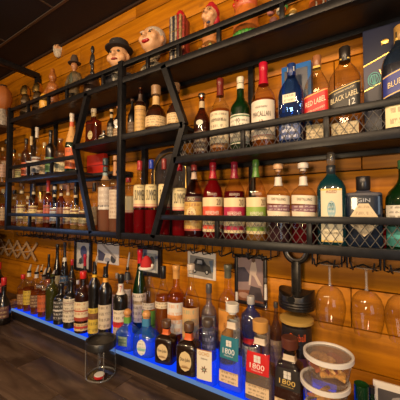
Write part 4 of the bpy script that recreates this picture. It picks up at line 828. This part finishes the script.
# bright bouquet figurine
t, H = fig('bouquet_figurine', 285, -30, 1.03, 'colourful flower basket figurine beside the orange jug, partly above the picture'); a = 34*mpp(285, 1.03)/2
bm = bmesh.new(); lathe(bm, [(a*.7, 0), (a*.9, H*.06), (a*.95, H*.14), (a*.85, H*.17)], 20, 1, .7); obj('basket', bm, pm('dark_basket', (.10, .07, .05), .8, noise=.9, nscale=120), t)
rnd = random.Random(9)
for i in range(22):
    q = rnd.uniform(0, 2*PI); r_ = a*math.sqrt(rnd.random())*.85; c_ = [(.62, .35, .06), (.7, .62, .45), (.55, .10, .04), (.08, .35, .08), (.6, .25, .22)][i % 5]
    sb('flower', col(c_, .5), t, ((r_*math.cos(q), -abs(r_*math.sin(q))*.7, H*(.15+.032*i)), (a*.24, a*.22, a*.22)))
t, H = fig('rooster_figurine', 322, -40, 1.03, 'orange and white spotted figurine at the near end, mostly above the picture'); a = 26*mpp(322, 1.03)/2
mball('body', [((0, 0, H*.3), (a*.95, a*.65, H*.3)), ((0, 0, H*.62), (a*.55, a*.5, H*.2)), ((0, -a*.1, H*.85), (a*.4, a*.4, H*.12)), ((0, 0, H*.06), (a*.9, a*.7, H*.06))], pm('orange_glaze2', (.58, .13, .03), .3, noise=.5, nscale=40), t, a*.08)
for i in range(5): sb('white_feather', col((.72, .62, .45), .4), t, ((-a*.5+i*a*.25, -a*.62, H*(.16+.07*(i % 2))), (a*.08, a*.06, H*.09)))
# small dark brass topped figurines near the corner
for px, top, lab in ((26.5, 84.5, 'small dark bust bottle with brass cap, nearest the corner of the top shelf'), (38.5, 82, 'small dark bust bottle with brass cap under the overhead beam end')):
    t, H = fig('bust_bottle', px, top, 1.03, lab); a = 13*mpp(px, 1.03)/2
    mball('body', [((0, 0, H*.22), (a*.95, a*.7, H*.24)), ((0, 0, H*.06), (a*.85, a*.7, H*.06)), ((0, 0, H*.55), (a*.72, a*.66, H*.2)), ((0, -a*.6, H*.55), (a*.2, a*.2, H*.06)), ((-a*.7, 0, H*.3), (a*.35, a*.4, H*.14)), ((a*.7, 0, H*.3), (a*.35, a*.4, H*.14))], pm('dark_bronze', (.10, .06, .025), .4, .3, noise=.5, nscale=60), t, a*.1)
    bm = bmesh.new(); lathe(bm, [(a*.66, H*.70), (a*.78, H*.72), (a*.74, H*.84), (a*.5, H*.95), (.001, H)], 18); obj('brass_cap', bm, GOLDM, t)
t, H = fig('seated_figurine', 53, 68, 1.03, 'orange brown seated figurine holding a yellow pot, beside the hatted man'); a = 23*mpp(53, 1.03)/2
mball('body', [((0, 0, H*.35), (a*.62, a*.55, H*.22)), ((0, 0, H*.56), (a*.5, a*.45, H*.15)), ((0, 0, H*.80), (a*.34, a*.34, H*.11)), ((0, 0, H*.93), (a*.2, a*.2, H*.07)), ('t', [(-a*.5, 0, H*.6), (-a*.75, -a*.3, H*.42), (-a*.2, -a*.6, H*.38)], a*.17, a*.12), ('t', [(a*.5, 0, H*.6), (a*.8, -a*.3, H*.42), (a*.25, -a*.6, H*.38)], a*.17, a*.12), ('t', [(a*.3, 0, H*.18), (a*.6, -a*.6, H*.12), (a*.7, -a*.7, H*.04)], a*.22, a*.16), ('t', [(-a*.3, 0, H*.18), (-a*.6, -a*.6, H*.12), (-a*.7, -a*.7, H*.04)], a*.22, a*.16), ((0, 0, H*.1), (a*.7, a*.6, H*.1))], pm('amber_ceramic', (.42, .14, .03), .35, noise=.4, nscale=50), t, a*.08)
bm = bmesh.new(); lathe(bm, [(a*.32, H*.03), (a*.42, H*.12), (a*.40, H*.30), (a*.26, H*.36)], 16, off=(0, -a*.72, 0)); obj('yellow_pot', bm, col((.75, .38, .04), .35), t)
t, H = fig('man_figurine', 74.5, 55, 1.03, 'standing man figurine in dark hat and olive coat with hands in pockets'); a = 22*mpp(74, 1.03)/2
mball('head', [((0, 0, H*.78), (a*.30, a*.30, H*.085)), ((0, -a*.3, H*.775), (a*.08, a*.1, H*.02)), ((0, 0, H*.69), (a*.16, a*.16, H*.05))], SKIND, t, a*.06)
bm = bmesh.new(); lathe(bm, [(a*.52, H*.83), (a*.55, H*.84), (a*.34, H*.85), (a*.32, H*.93), (a*.22, H*.985), (.001, H)], 20, 1.15, 1); obj('hat', bm, pm('dark_hat', (.06, .035, .02), .7), t)
mball('coat', [((0, 0, H*.55), (a*.62, a*.42, H*.14)), ((0, 0, H*.40), (a*.60, a*.42, H*.15)), ((0, 0, H*.28), (a*.62, a*.45, H*.10)), ('t', [(-a*.55, 0, H*.62), (-a*.92, -a*.05, H*.46), (-a*.55, -a*.32, H*.36)], a*.20, a*.16), ('t', [(a*.55, 0, H*.62), (a*.92, -a*.05, H*.46), (a*.55, -a*.32, H*.36)], a*.20, a*.16)], pm('olive_coat', (.12, .075, .025), .6, noise=.5, nscale=60), t, a*.07)
mball('trousers', [('t', [(-a*.26, 0, H*.28), (-a*.28, 0, H*.04)], a*.26, a*.22), ('t', [(a*.26, 0, H*.28), (a*.28, 0, H*.04)], a*.26, a*.22), ((-a*.28, -a*.15, H*.025), (a*.25, a*.4, H*.03)), ((a*.28, -a*.15, H*.025), (a*.25, a*.4, H*.03))], pm('ochre_trousers', (.30, .17, .04), .6), t, a*.07)
sb('waistcoat', col((.05, .06, .03), .6), t, ((0, -a*.30, H*.52), (a*.24, a*.16, H*.12)))
t, H = fig('statuette_bottle', 92.5, 45.5, 1.03, 'slim black statuette standing on a dark domed bottle'); a = 18*mpp(92, 1.03)/2
bm = bmesh.new(); lathe(bm, [(a*.85, 0), (a*.9, .006), (a*.9, H*.30), (a*.75, H*.40), (a*.4, H*.46), (a*.3, H*.47)], 20); obj('domed_bottle', bm, pm('dark_brown_glaze', (.04, .02, .012), .3), t)
mball('statuette', [((0, 0, H*.92), (a*.22, a*.22, H*.075)), ((0, 0, H*.76), (a*.24, a*.2, H*.11)), ((0, 0, H*.62), (a*.2, a*.18, H*.1)), ((0, 0, H*.5), (a*.26, a*.24, H*.06)), ('t', [(-a*.2, 0, H*.82), (-a*.34, -a*.05, H*.70), (-a*.1, -a*.2, H*.64)], a*.08, a*.07), ('t', [(a*.2, 0, H*.82), (a*.34, -a*.05, H*.70), (a*.1, -a*.2, H*.64)], a*.08, a*.07), ((0, 0, H*.84), (a*.12, a*.12, H*.05))], pm('black_bronze', (.035, .033, .032), .3, .4), t, a*.05)
# bearded mask on the planks
P = at(56.5, 50, WY-.018); s_ = mpp(56.5, WY)
t = thing('bearded_mask', 'small white bearded face mask hung on the plank wall under the ceiling', 'mask', (P.x, WY-.002, P.z), .75)
hh = 17*s_/2
mball('face', [((0, -.012, hh*.3), (hh*.5, .02, hh*.5)), ((0, -.034, hh*.25), (hh*.13, .012, hh*.16))], SKIN, t, .004)
mball('beard', [((0, -.014, -hh*.35), (hh*.48, .022, hh*.6)), ((0, -.012, hh*.78), (hh*.45, .02, hh*.22)), ((hh*.42, -.01, hh*.1), (hh*.14, .016, hh*.5)), ((-hh*.42, -.01, hh*.1), (hh*.14, .016, hh*.5))], pm('white_beard', (.66, .56, .42), .8, noise=.4, nscale=90), t, .004)
for s in (-1, 1): sb('eye', BLACK, t, ((s*hh*.2, -.031, hh*.40), (hh*.07, .004, hh*.05)))

# ------------------------------------------------------------------ pictures and the engine piston on the wall
def panel(name, lab, cat, x0, x1, z0, z1, depth, frame, fw, y=WY, rz=0, group=None):
    """a flat picture on the wall: backing, frame border, picture surface; local origin at its lower middle"""
    w, h = x1-x0, z1-z0; t = thing(name, lab, cat, ((x0+x1)/2, y-.0005, z0), rz, group)
    return t, w, h
def pix(px, py): q = at(px, py, WY-.01); return q.x, q.z
def picture(name, lab, cat, pxl, pxr, pt, pb, frame=None, fw=.0, paper=(.6, .56, .5), mat=None):
    x0 = pix(pxl, pt)[0]; x1 = pix(pxr, pt)[0]; xm = (pxl+pxr)/2; z1 = pix(xm, pt)[1]; z0 = pix(xm, pb)[1]
    w, h = x1-x0, z1-z0; t = thing(name, lab, cat, ((x0+x1)/2, WY-.0005, z0))
    if frame:
        for a, b in (((-w/2, -.016, 0), (w/2, 0, fw)), ((-w/2, -.016, h-fw), (w/2, 0, h)), ((-w/2, -.016, fw), (-w/2+fw, 0, h-fw)), ((w/2-fw, -.016, fw), (w/2, 0, h-fw))):
            bm = bmesh.new(); box(bm, a, b, .0012); obj('frame_bar', bm, frame, t)
        bm = bmesh.new(); box(bm, (-w/2+fw, -.006, fw), (w/2-fw, 0, h-fw)); p = obj('picture', bm, mat or col(paper, .5), t); y = -.0066
    else:
        bm = bmesh.new(); box(bm, (-w/2, -.003, 0), (w/2, 0, h)); p = obj('paper', bm, mat or col(paper, .5), t); y = -.0036
    return t, w, h, y, p
def shape(p, pts, c, y, k=0):
    bm = bmesh.new(); bm.faces.new([bm.verts.new((x, y-.0003*k, z)) for x, z in pts]); o = obj('printed_shape', bm, col(c, .5), p, sm=False); return o
FR = pm('black_frame', (.012, .010, .010), .4)
def el(cx, cz, rx, rz, n=14): return [(cx+rx*math.cos(2*PI*i/n), cz+rz*math.sin(2*PI*i/n)) for i in range(n)]
t, w, h, y, p = picture('framed_snapshot', 'small black framed snapshot of blue grey shapes, behind the crimson capsule', 'picture', 75, 91.5, 240, 271, FR, .016, (.50, .48, .44))
shape(p, el(.02*w, h*.62, w*.2, h*.2), (.06, .07, .16), y, 1); shape(p, [(-w*.3, h*.2), (w*.1, h*.25), (w*.25, h*.5), (-w*.1, h*.45)], (.10, .10, .14), y, 2); shape(p, el(-.15*w, h*.3, w*.1, h*.1), (.04, .05, .05), y, 3)
t, w, h, y, p = picture('photo_print', 'unframed grey photo print with pale diagonal streak and dark shapes', 'picture', 96.5, 118, 243, 264, None, 0, (.60, .55, .48))
shape(p, [(-w*.45, h*.65), (-w*.1, h*.45), (-w*.2, h*.1), (-w*.45, h*.1)], (.06, .06, .10), y, 1); shape(p, el(w*.26, h*.26, w*.12, h*.2), (.05, .05, .05), y, 2); shape(p, [(-w*.3, h*.92), (-w*.2, h*.95), (w*.4, h*.35), (w*.36, h*.25)], (.32, .28, .24), y, 3); shape(p, el(0, h*.18, w*.14, h*.12), (.30, .30, .32), y, 4)
t, w, h, y, p = picture('framed_print', 'black framed print with white mat hanging behind the santa hat', 'picture', 138.5, 161.5, 246, 276, FR, .02, (.52, .52, .48))
shape(p, [(-w*.28, h*.2), (w*.28, h*.2), (w*.28, h*.75), (-w*.28, h*.75)], (.28, .30, .29), y, 1); shape(p, el(w*.08, h*.5, w*.12, h*.16), (.05, .05, .05), y, 2)
t, w, h, y, p = picture('car_photo', 'unframed black and white photo of a car pinned to the planks', 'picture', 187, 215, 252.5, 279, None, 0, (.68, .62, .54))
shape(p, [(-w*.45, h*.12), (w*.40, h*.06), (w*.44, h*.78), (-w*.40, h*.86)], (.24, .23, .21), y, 1)
shape(p, [(-w*.38, h*.28), (w*.36, h*.24), (w*.34, h*.48), (w*.18, h*.56), (w*.08, h*.74), (-w*.18, h*.76), (-w*.28, h*.56), (-w*.38, h*.50)], (.035, .035, .033), y, 2)
shape(p, [(-w*.16, h*.56), (w*.05, h*.55), (w*.02, h*.69), (-w*.13, h*.70)], (.42, .42, .40), y, 3)
for cx in (-.24, .2): shape(p, el(w*cx, h*.27, w*.075, h*.10), (.015, .015, .015), y, 3); shape(p, el(w*cx, h*.27, w*.035, h*.05), (.4, .4, .38), y, 4)
shape(p, [(w*.27, h*.7), (w*.4, h*.74), (w*.42, h*.3), (w*.36, h*.3)], (.10, .14, .2), y, 4)
t, w, h, y, p = picture('framed_poster', 'large black framed dusky pink poster with a pale figure, beside the engine piston', 'picture', 235, 266.5, 255, 305, FR, .013, (.28, .19, .18))
shape(p, [(-w*.44, h*.42), (-w*.05, h*.46), (w*.02, h*.56), (-w*.2, h*.74), (-w*.44, h*.72)], (.05, .04, .06), y, 1)
shape(p, [(w*.03, h*.84), (w*.10, h*.93), (w*.16, h*.85), (w*.20, h*.70), (w*.17, h*.62), (w*.30, h*.47), (w*.36, h*.40), (w*.24, h*.41), (w*.12, h*.56), (w*.03, h*.60), (w*.0, h*.40), (-w*.06, h*.38), (-w*.06, h*.46), (-w*.03, h*.62), (-w*.02, h*.72)], (.55, .42, .33), y, 2)
shape(p, el(w*.09, h*.90, w*.06, h*.05), (.10, .05, .03), y, 3); shape(p, [(-w*.44, h*.03), (w*.44, h*.03), (w*.44, h*.2), (w*.1, h*.3), (-w*.44, h*.26)], (.22, .08, .04), y, 1); shape(p, [(-w*.1, h*.12), (w*.4, h*.10), (w*.3, h*.36), (w*.0, h*.38)], (.06, .045, .05), y, 4); shape(p, el(-w*.22, h*.17, w*.18, h*.06), (.40, .24, .18), y, 5)
# engine piston hung upside down by its big end
IRON = pm('oily_black_iron', (.045, .040, .036), .38, .75, noise=.4, nscale=50); BRIGHT = pm('worn_bright_steel', (.45, .42, .38), .3, .9)
c = at(296.5, 296, 1.07); u_ = mpp(296, 1.07); b = at(297, 251, 1.07)
t = thing('engine_piston', 'black engine piston and connecting rod hung on the planks as an ornament', 'piston', (c.x, 1.072, c.z), -.05)
pr_ = 17*u_; dz = b.z-c.z
bm = bmesh.new(); lathe(bm, [(pr_*.94, -pr_*.66), (pr_, -pr_*.60), (pr_, pr_*.12), (pr_*.97, pr_*.16)], 40); 
for v in bm.verts:
    if v.co.z > 0 and abs(v.co.x) > pr_*.55: v.co.z += pr_*.55*(abs(v.co.x)/pr_-.45)
for q in (-.50, -.36, -.20): lathe(bm, [(pr_*1.005, pr_*q), (pr_*1.03, pr_*q+.002), (pr_*1.03, pr_*q+.006), (pr_*1.005, pr_*q+.008)], 40)
obj('piston', bm, IRON, t)
bm = bmesh.new(); tube(bm, [(0, -pr_*1.04, pr_*.02), (0, -pr_*.6, pr_*.02)], pr_*.20, 18); obj('gudgeon_pin', bm, SHINYBLACK, t)
R1 = 11.0*u_; bm = bmesh.new()
box(bm, (-.012, -.012, pr_*.0), (.012, .012, dz-R1*.9), .003); box(bm, (-.017, -.006, pr_*.0), (-.012, .006, dz-R1)); box(bm, (.012, -.006, 0), (.017, .006, dz-R1)); obj('connecting_rod', bm, IRON, t)
bm = bmesh.new(); tube(bm, [(R1*math.cos(q), 0, dz+R1*math.sin(q)) for q in [PI*1.0+PI*i/20 for i in range(21)]], .009, 10); tube(bm, [(R1, 0, dz), (R1*1.02, 0, dz+.03)], .009, 10); tube(bm, [(-R1, 0, dz), (-R1*1.02, 0, dz+.03)], .009, 10); o = obj('big_end', bm, IRON, t)
bm = bmesh.new(); tube(bm, [((R1-.008)*math.cos(q), -.005, dz+(R1-.008)*math.sin(q)) for q in [PI*1.0+PI*i/20 for i in range(21)]], .0045, 8); obj('bearing_shell', bm, BRIGHT, o)

# ------------------------------------------------------------------ things on the counter and elsewhere
P = at(104.5, 300, .79); R_ = 13.0*mpp(104, .79)
cx, cyy = P.x, .775
CP = glass((.97, .975, .97))
t = thing('clear_canister', 'clear plastic canister with wide black lid standing on the wooden counter', 'container', (cx, cyy, COUNTER), .3)
bm = bmesh.new(); lathe(bm, [(R_*.92, .001), (R_*.97, .006), (R_*.98, .124)], 36, 1, 1, 2.6, capt=False); obj('body', bm, CP, t)
CPE = glass((.90, .90, .88), .12, (.75, .72, .68))
bm = bmesh.new(); tube(bm, [(R_*.95*sgnpow(math.cos(q), 2/2.6), R_*.95*sgnpow(math.sin(q), 2/2.6), .004) for q in [2*PI*(i+.5)/32 for i in range(32)]], .0035, 8, closed=True); obj('base_rim', bm, CPE, t)
for q in (.25, .75, 1.25, 1.75):
    x_, y_ = R_*.975*sgnpow(math.cos(PI*q), 2/2.6), R_*.975*sgnpow(math.sin(PI*q), 2/2.6)
    bm = bmesh.new(); tube(bm, [(x_, y_, .005), (x_, y_, .122)], .0022, 6); obj('corner_rib', bm, CPE, t)
bm = bmesh.new(); lathe(bm, [(R_*1.06, .119), (R_*1.12, .122), (R_*1.12, .146), (R_*1.07, .150), (R_*.95, .150), (R_*.93, .143), (R_*.3, .142)], 40); obj('lid', bm, pm('black_plastic', (.014, .012, .011), .35), t)
t = thing('plastic_disc', 'small red and white disc lying inside the clear canister', 'disc', (cx+.018, cyy-.02, COUNTER+.0085), 0)
bm = bmesh.new(); lathe(bm, [(.021, 0), (.022, .002), (.021, .010)], 24); obj('rim', bm, col((.55, .01, .012), .4), t); bm = bmesh.new(); lathe(bm, [(.0205, .0102), (.019, .0118)], 24); obj('top', bm, col((.75, .72, .66), .4), t)
# stacked deli tubs
FROST = glass((.95, .93, .90), .08, (.55, .50, .45)); LIDM = glass((.86, .80, .74), .32, (.55, .50, .46)); RIM = pm('frosted_rim', (.62, .58, .54), .35)
DP = at(328, 352, .76); dr = 23.0*mpp(328, .76); th = .0655; ztop = DP.z
n_ = 5; spots = [(.004, .0), (-.004, .004), (.0, .0), (-.009, .002), (0, 0)]
tubs = ['lowest clear deli tub of the stack on the counter', 'second lowest clear deli tub of the stack', 'middle clear deli tub of the stack', 'second clear deli tub from the top of the stack', 'topmost clear deli tub, orange slices showing under its lid']
base_ = COUNTER; th = (ztop-COUNTER)/n_
for i in range(n_):
    ox, oy = spots[i]
    t = thing('deli_tub', tubs[i], 'food container', (DP.x+ox, .76+oy, COUNTER+th*i+.0004*i), .3*i, 'stacked deli tubs')
    hgt = th-.0015
    bm = bmesh.new(); lathe(bm, [(dr*.72, 0), (dr*.76, .003), (dr*.93, hgt-.010)], 40, capt=False); obj('tub', bm, FROST, t)
    l = bmesh.new(); lathe(l, [(dr*.90, hgt-.006), (dr*.88, hgt-.0045), (.001, hgt-.0045)], 40, capb=False, capt=False); lo = obj('lid', l, LIDM, t)
    l = bmesh.new(); pts = [(dr*.97, hgt-.012), (dr*1.0, hgt-.011), (dr*1.0, hgt-.001), (dr*.965, hgt), (dr*.90, hgt-.001), (dr*.89, hgt-.0055)]; lathe(l, pts, 40, capb=False, capt=False); obj('lid_rim', l, RIM, lo)
    if i >= 2:
        rnd = random.Random(20+i)
        for k_ in range(18 if i == 4 else 8):
            q = k_*2.4; rr = dr*.50*math.sqrt((k_ % 7+.6)/7.2)
            bm = bmesh.new(); nseg = 10; ro = .023; vs = []
            for f_ in range(nseg+1):
                aa = PI*f_/nseg; vs.append((ro*math.cos(aa), ro*math.sin(aa)))
            f0 = [bm.verts.new((x, y-.006, -.0028)) for x, y in vs]; f1 = [bm.verts.new((x, y-.006, .0028+.002*math.sin(i2))) for i2, (x, y) in enumerate(vs)]
            bm.faces.new(f0[::-1]); bm.faces.new(f1)
            for j2 in range(len(vs)): bm.faces.new((f0[j2], f0[(j2+1) % len(vs)], f1[(j2+1) % len(vs)], f1[j2]))
            o = obj('orange_slice', bm, pm('dried_orange_flesh', (.92, .50, .12), .45, noise=.4, nscale=130) if k_ % 4 else pm('orange_peel', (.42, .10, .03), .5), None)
            lev = (k_ // 7)*.013 + (k_ % 7)*.0012
            o.location = (DP.x+ox+rr*math.cos(q), .76+oy+rr*math.sin(q), COUNTER+th*i+.018+lev); o.rotation_euler = (rnd.uniform(.3, .7), rnd.uniform(-.4, .4), rnd.uniform(0, 6))
            tag(o, ['', '', 'half orange slice in the middle deli tub', 'half orange slice in the second deli tub from the top', 'half orange slice seen through the topmost deli tub'][i], 'orange slice', ['', '', 'orange slices in the middle tub', 'orange slices in the second tub', 'orange slices in the topmost tub'][i])
# near corner: green glass, small dark bottle, framed flag
P = at(361.5, 395, .95); t = thing('green_tumbler', 'dark green glass tumbler behind the deli tubs on the counter', 'glass', (P.x, .95, COUNTER))
hh = at(361.5, 384, .95).z-COUNTER; r_ = 6.5*mpp(361, .95)
bm = bmesh.new(); lathe(bm, [(r_*.85, 0), (r_*.9, .01), (r_, hh)], 24, capt=False); obj('glass_body', bm, glass((.05, .35, .12), .35, (.01, .10, .03)), t); bm = bmesh.new(); lathe(bm, [(r_*.8, .012), (r_*.9, hh*.55)], 24); obj('liquid', bm, liquid((.02, .12, .04), .7), t)
P = at(371.5, 395, 1.0); t = thing('green_bottle', 'small dark green bottle between the tumbler and the framed flag', 'bottle', (P.x, 1.0, COUNTER)); hh = at(371, 386, 1.0).z-COUNTER; r_ = .016
bm = bmesh.new(); lathe(bm, [(r_*.9, 0), (r_, .005), (r_, hh*.6), (r_*.5, hh*.78), (r_*.45, hh*.93)], 20); obj('glass_body', bm, GREEN_G, t); bm = bmesh.new(); lathe(bm, [(r_*.55, hh*.88), (r_*.55, hh)], 14); obj('cap', bm, BLACK, t)
x0 = at(373, 380, 1.03).x; x1 = x0+.20; hh = at(373, 379, 1.03).z-COUNTER
t = thing('framed_flag_picture', 'white edged picture with red and white stripes leaning by the near end of the wall', 'picture', ((x0+x1)/2, 1.03, COUNTER), .0); w = x1-x0
bm = bmesh.new(); box(bm, (-w/2, -.004, 0), (w/2, .004, hh), .001); obj('frame', bm, col((.66, .60, .52), .5), t)
bm = bmesh.new(); box(bm, (-w/2+.012, -.0052, .01), (w/2-.012, -.003, hh-.02)); p = obj('picture', bm, col((.07, .06, .06), .5), t)
for k_ in range(6):
    z_ = hh-.06-k_*.014
    bm = bmesh.new(); bm.faces.new([bm.verts.new(q) for q in ((-w/2+.03, -.0056, z_), (w/2-.05, -.0056, z_+.02), (w/2-.05, -.0056, z_+.027), (-w/2+.03, -.0056, z_+.007))]); obj('flag_stripe', bm, col((.50, .03, .02) if k_ % 2 == 0 else (.65, .6, .52), .5), p, sm=False)
shape(p, el(-.01, hh-.045, .045, .018), (.30, .27, .25), -.0058, 1); shape(p, el(.03, hh-.05, .02, .02), (.04, .07, .12), -.0058, 2)
# corner: turned wood cup, plank lattice, lantern, side shelf bottles
P = at(13.5, 308, .90); r_ = 4.0*mpp(13.5, .90); hh = at(13.5, 300, .90).z-COUNTER
t = thing('wooden_cup', 'small turned wooden cup in the corner at the end of the lit step', 'cup', (P.x, .90, COUNTER)); WD = pm('turned_wood', (.45, .20, .06), .5, noise=.4, nscale=70)
bm = bmesh.new(); lathe(bm, [(r_*.9, 0), (r_*.98, hh*.1), (r_*.88, hh*.35), (r_, hh*.6), (r_*.95, hh), (r_*.8, hh), (r_*.75, hh*.5)], 20); obj('body', bm, WD, t)
bm = bmesh.new(); lathe(bm, [(r_*1.0, hh*.70), (r_*1.04, hh*.74), (r_*1.0, hh*.78)], 20, capb=False, capt=False); obj('ring', bm, pm('dark_ring', (.15, .05, .015), .5), t)
t = thing('accordion_rack', 'pale accordion peg rack of crossed wood slats on the wall near the corner', 'peg rack', (0, WY-.022, 0))
PALEW = pm('pale_slat_wood', (.50, .33, .18), .55, noise=.35, nscale=60); x_a, x_b = -2.92, -2.18; zc_ = CZ-.315; hh = .065
for k_ in range(5):
    xa = x_a+(x_b-x_a)*k_/5; xb = xa+(x_b-x_a)/5
    for s in (1, -1):
        bm = bmesh.new(); sqbar(bm, (xa, zc_-s*hh), (xb, zc_+s*hh), .018, (-.001+.008*(s > 0), .006+.008*(s > 0))); obj('slat', bm, PALEW, t)
    bm = bmesh.new(); tube(bm, [((xa+xb)/2, -.05, zc_), ((xa+xb)/2, .02, zc_)], .007, 10); obj('peg', bm, PALEW, t)
t = thing('side_shelf_unit', 'dark side wall shelf unit at the corner with wood board shelves', 'shelf unit', (-2.72, .8, 0))
sx0, sx1, sy0, sy1 = -.36, .34, -.5, .24
for h_, nm in ((.645, 'top_board'), (.21, 'middle_board'), (-.122, 'lower_board')):
    bm = bmesh.new(); box(bm, (sx0, sy0, CZ+h_-.02), (sx1, sy1, CZ+h_), .002); obj(nm, bm, pm('dark_side_board', (.10, .05, .025), .5, noise=.3, nscale=15), t)
bm = bmesh.new(); box(bm, (sx0, sy0, 0), (sx0+.02, sy1, CZ+.9)); obj('back_panel', bm, pm('dark_side_panel', (.10, .035, .012), .6), t)
for h_ in (-.215, -.275): 
    bm = bmesh.new(); box(bm, (sx0+.02, sy0, CZ+h_-.02), (sx1-.22, sy1, CZ+h_+.018), .003); obj('rail_board', bm, pm('pale_rail_board', (.42, .22, .09), .5, noise=.3, nscale=20), t)
P = at(4.5, 95, 1.0); t = thing('round_lantern', 'round orange ribbed lantern on the side shelf in the corner', 'lantern', (P.x-.02, 1.0, CZ+.6455)); r_ = 8*mpp(4.5, 1.0); hz_ = at(4.5, 85, 1.0).z-CZ-.646
bm = bmesh.new(); lathe(bm, [(r_*.4, hz_*.44), (r_*.8, hz_*.52), (r_, hz_*.68), (r_*.85, hz_*.86), (r_*.4, hz_*.97)], 24)
for v in bm.verts:
    k_ = 1+.05*math.cos(8*math.atan2(v.co.y, v.co.x)); v.co.x *= k_; v.co.y *= k_
obj('shade', bm, pm('orange_paper', (.40, .12, .02), .6), t); bm = bmesh.new(); lathe(bm, [(r_*.45, 0), (r_*.6, hz_*.08), (r_*.65, hz_*.24), (r_*.4, hz_*.36), (r_*.42, hz_*.46)], 20); obj('base', bm, pm('pale_ceramic', (.45, .38, .30), .4, noise=.5, nscale=60), t); bm = bmesh.new(); lathe(bm, [(r_*.42, hz_*.94), (r_*.38, hz_)], 20); obj('collar', bm, BLACK, t)
SH['s1'] = CZ+.211; SH['s2'] = CZ-.121
B('liquor_bottle', 'round', 5, 140, 9, 1.02, 's1', 'amber bottle on the side shelf just outside the corner post', CLEAR, AMBER, .6, ('screw', BK, .1), None, [(.15, .5, .9, (.35, .2, .1), TAN, (), 4)], rot=1)
B('liquor_bottle', 'scotch', 1.5, 148, 8, .97, 's1', 'pale bottle on the side shelf at the picture edge', CLEAR, PALE, .5, ('screw', (.5, .3, .1), .1), None, [(.15, .5, .9, (.5, .3, .2), INK, (), 4)], rot=1)
B('liquor_bottle', 'round', 3, 189, 9, 1.0, 's2', 'amber bottle on the lower side shelf outside the corner post', CLEAR, DKAMBER, .6, ('screw', (.5, .4, .2), .1), None, [(.15, .5, .9, (.45, .3, .15), INK, (), 4)], rot=1)
# overhead beam of the corner
for nm, a, b in (('overhead_beam', (-2.215, .2, CZ+1.012), (-2.175, 1.112, CZ+1.052)), ('overhead_post', (-2.212, 1.088, CZ+.66), (-2.178, 1.122, CZ+1.013)), ('overhead_hanger', (-2.21, .205, CZ+1.05), (-2.18, .235, CEIL-.006))):
    bm = bmesh.new(); box(bm, a, b, .002); obj(nm, bm, STEEL, su)
# santa hat on its bottle
P = at(146.5, 268.5, 1.0); r_ = 6.2*mpp(146, 1.0)
t = thing('santa_hat', 'tiny red santa hat with white brim sitting on a bottle', 'hat', (P.x, 1.0, P.z), .5)
bm = bmesh.new(); lathe(bm, [(r_*.92, .004), (r_*.98, r_*.5), (r_*.85, r_*1.15), (r_*.5, r_*1.75), (r_*.25, r_*2.0)], 20, capb=False); obj('crown', bm, pm('red_felt', (.45, .012, .012), .8), t)
bm = bmesh.new(); tube(bm, [(r_*math.cos(q), r_*math.sin(q), r_*.1) for q in [2*PI*i/24 for i in range(24)]], r_*.24, 10, closed=True); obj('brim', bm, pm('white_fleece', (.75, .68, .58), .9), t)
sb('pompom', pm('white_fleece', (.75, .68, .58), .9), t, ((r_*.95, -r_*.2, r_*.5), r_*.3))
# ------------------------------------------------------------------ light and camera
def area(name, loc, target, size, power, colr, sy=None):
    l = bpy.data.lights.new(name, 'AREA'); l.energy = power; l.color = colr; l.size = size
    if sy: l.shape = 'RECTANGLE'; l.size_y = sy
    o = bpy.data.objects.new(name, l); COL.objects.link(o); o.location = loc
    o.rotation_euler = (Vector(target)-Vector(loc)).to_track_quat('-Z', 'Y').to_euler(); return o
WARM = (1, .68, .40)
for x, p in ((-2.6, 6), (-1.9, 8), (-1.2, 12), (-.5, 15), (.2, 16), (.9, 15)):     # the bar's ceiling lamps
    area('ceiling_lamp', (x, -1.0, CEIL-.05), (x-.1, 1.1, CZ-.1), .14, p*1.3, WARM)
area('added_low_warm_fill', (-.25, -1.1, CZ+.05), (-.6, 1.1, CZ+.05), .4, 26, (1, .72, .42))  # unseen warm fill, added low to brighten the planks beneath the shelf
area('window_daylight', (1.9, -1.6, CZ+.1), (-.8, 1.1, CZ-.1), 1.3, 20, (.72, .86, 1), 1.6)
area('added_blue_sheen_light', (-3.02, .12, CZ-.02), (-1, .3, CZ-.1), .7, 5, (.25, .5, 1), .45)  # added light without a known source, puts a blue sheen on the steel
sp = bpy.data.lights.new('shelf_spot', 'SPOT'); sp.energy = 26; sp.color = (1, .78, .45); sp.spot_size = math.radians(17); sp.spot_blend = .9; sp.shadow_soft_size = .04
so = bpy.data.objects.new('shelf_spot', sp); COL.objects.link(so); so.location = (.35, -.55, CZ+.62); so.rotation_euler = (Vector((-.14, 1.12, CZ+.40))-so.location).to_track_quat('-Z', 'Y').to_euler()
w = bpy.data.worlds.new('room'); sc.world = w; w.use_nodes = True
w.node_tree.nodes['Background'].inputs[0].default_value = (1, .72, .5, 1); w.node_tree.nodes['Background'].inputs[1].default_value = .05
cam = bpy.data.cameras.new('camera'); co = bpy.data.objects.new('camera', cam); COL.objects.link(co)
co.location = (0, 0, CZ); co.rotation_euler = (PI/2+PITCH, 0, YAW); cam.sensor_width = 36; cam.sensor_fit = 'HORIZONTAL'; cam.lens = FPX/400*36; cam.clip_start = .05
sc.camera = co
vs = sc.view_settings; sc.display_settings.display_device = 'sRGB'; vs.view_transform = 'Standard'; vs.look = 'None'; vs.exposure = -.2; vs.gamma = 1; vs.use_curve_mapping = False
cy = sc.cycles; cy.max_bounces = 10; cy.transparent_max_bounces = 40; cy.diffuse_bounces = 4; cy.glossy_bounces = 4; cy.transmission_bounces = 6
cy.sample_clamp_indirect = 4; cy.use_denoising = True; cy.caustics_reflective = False; cy.caustics_refractive = False
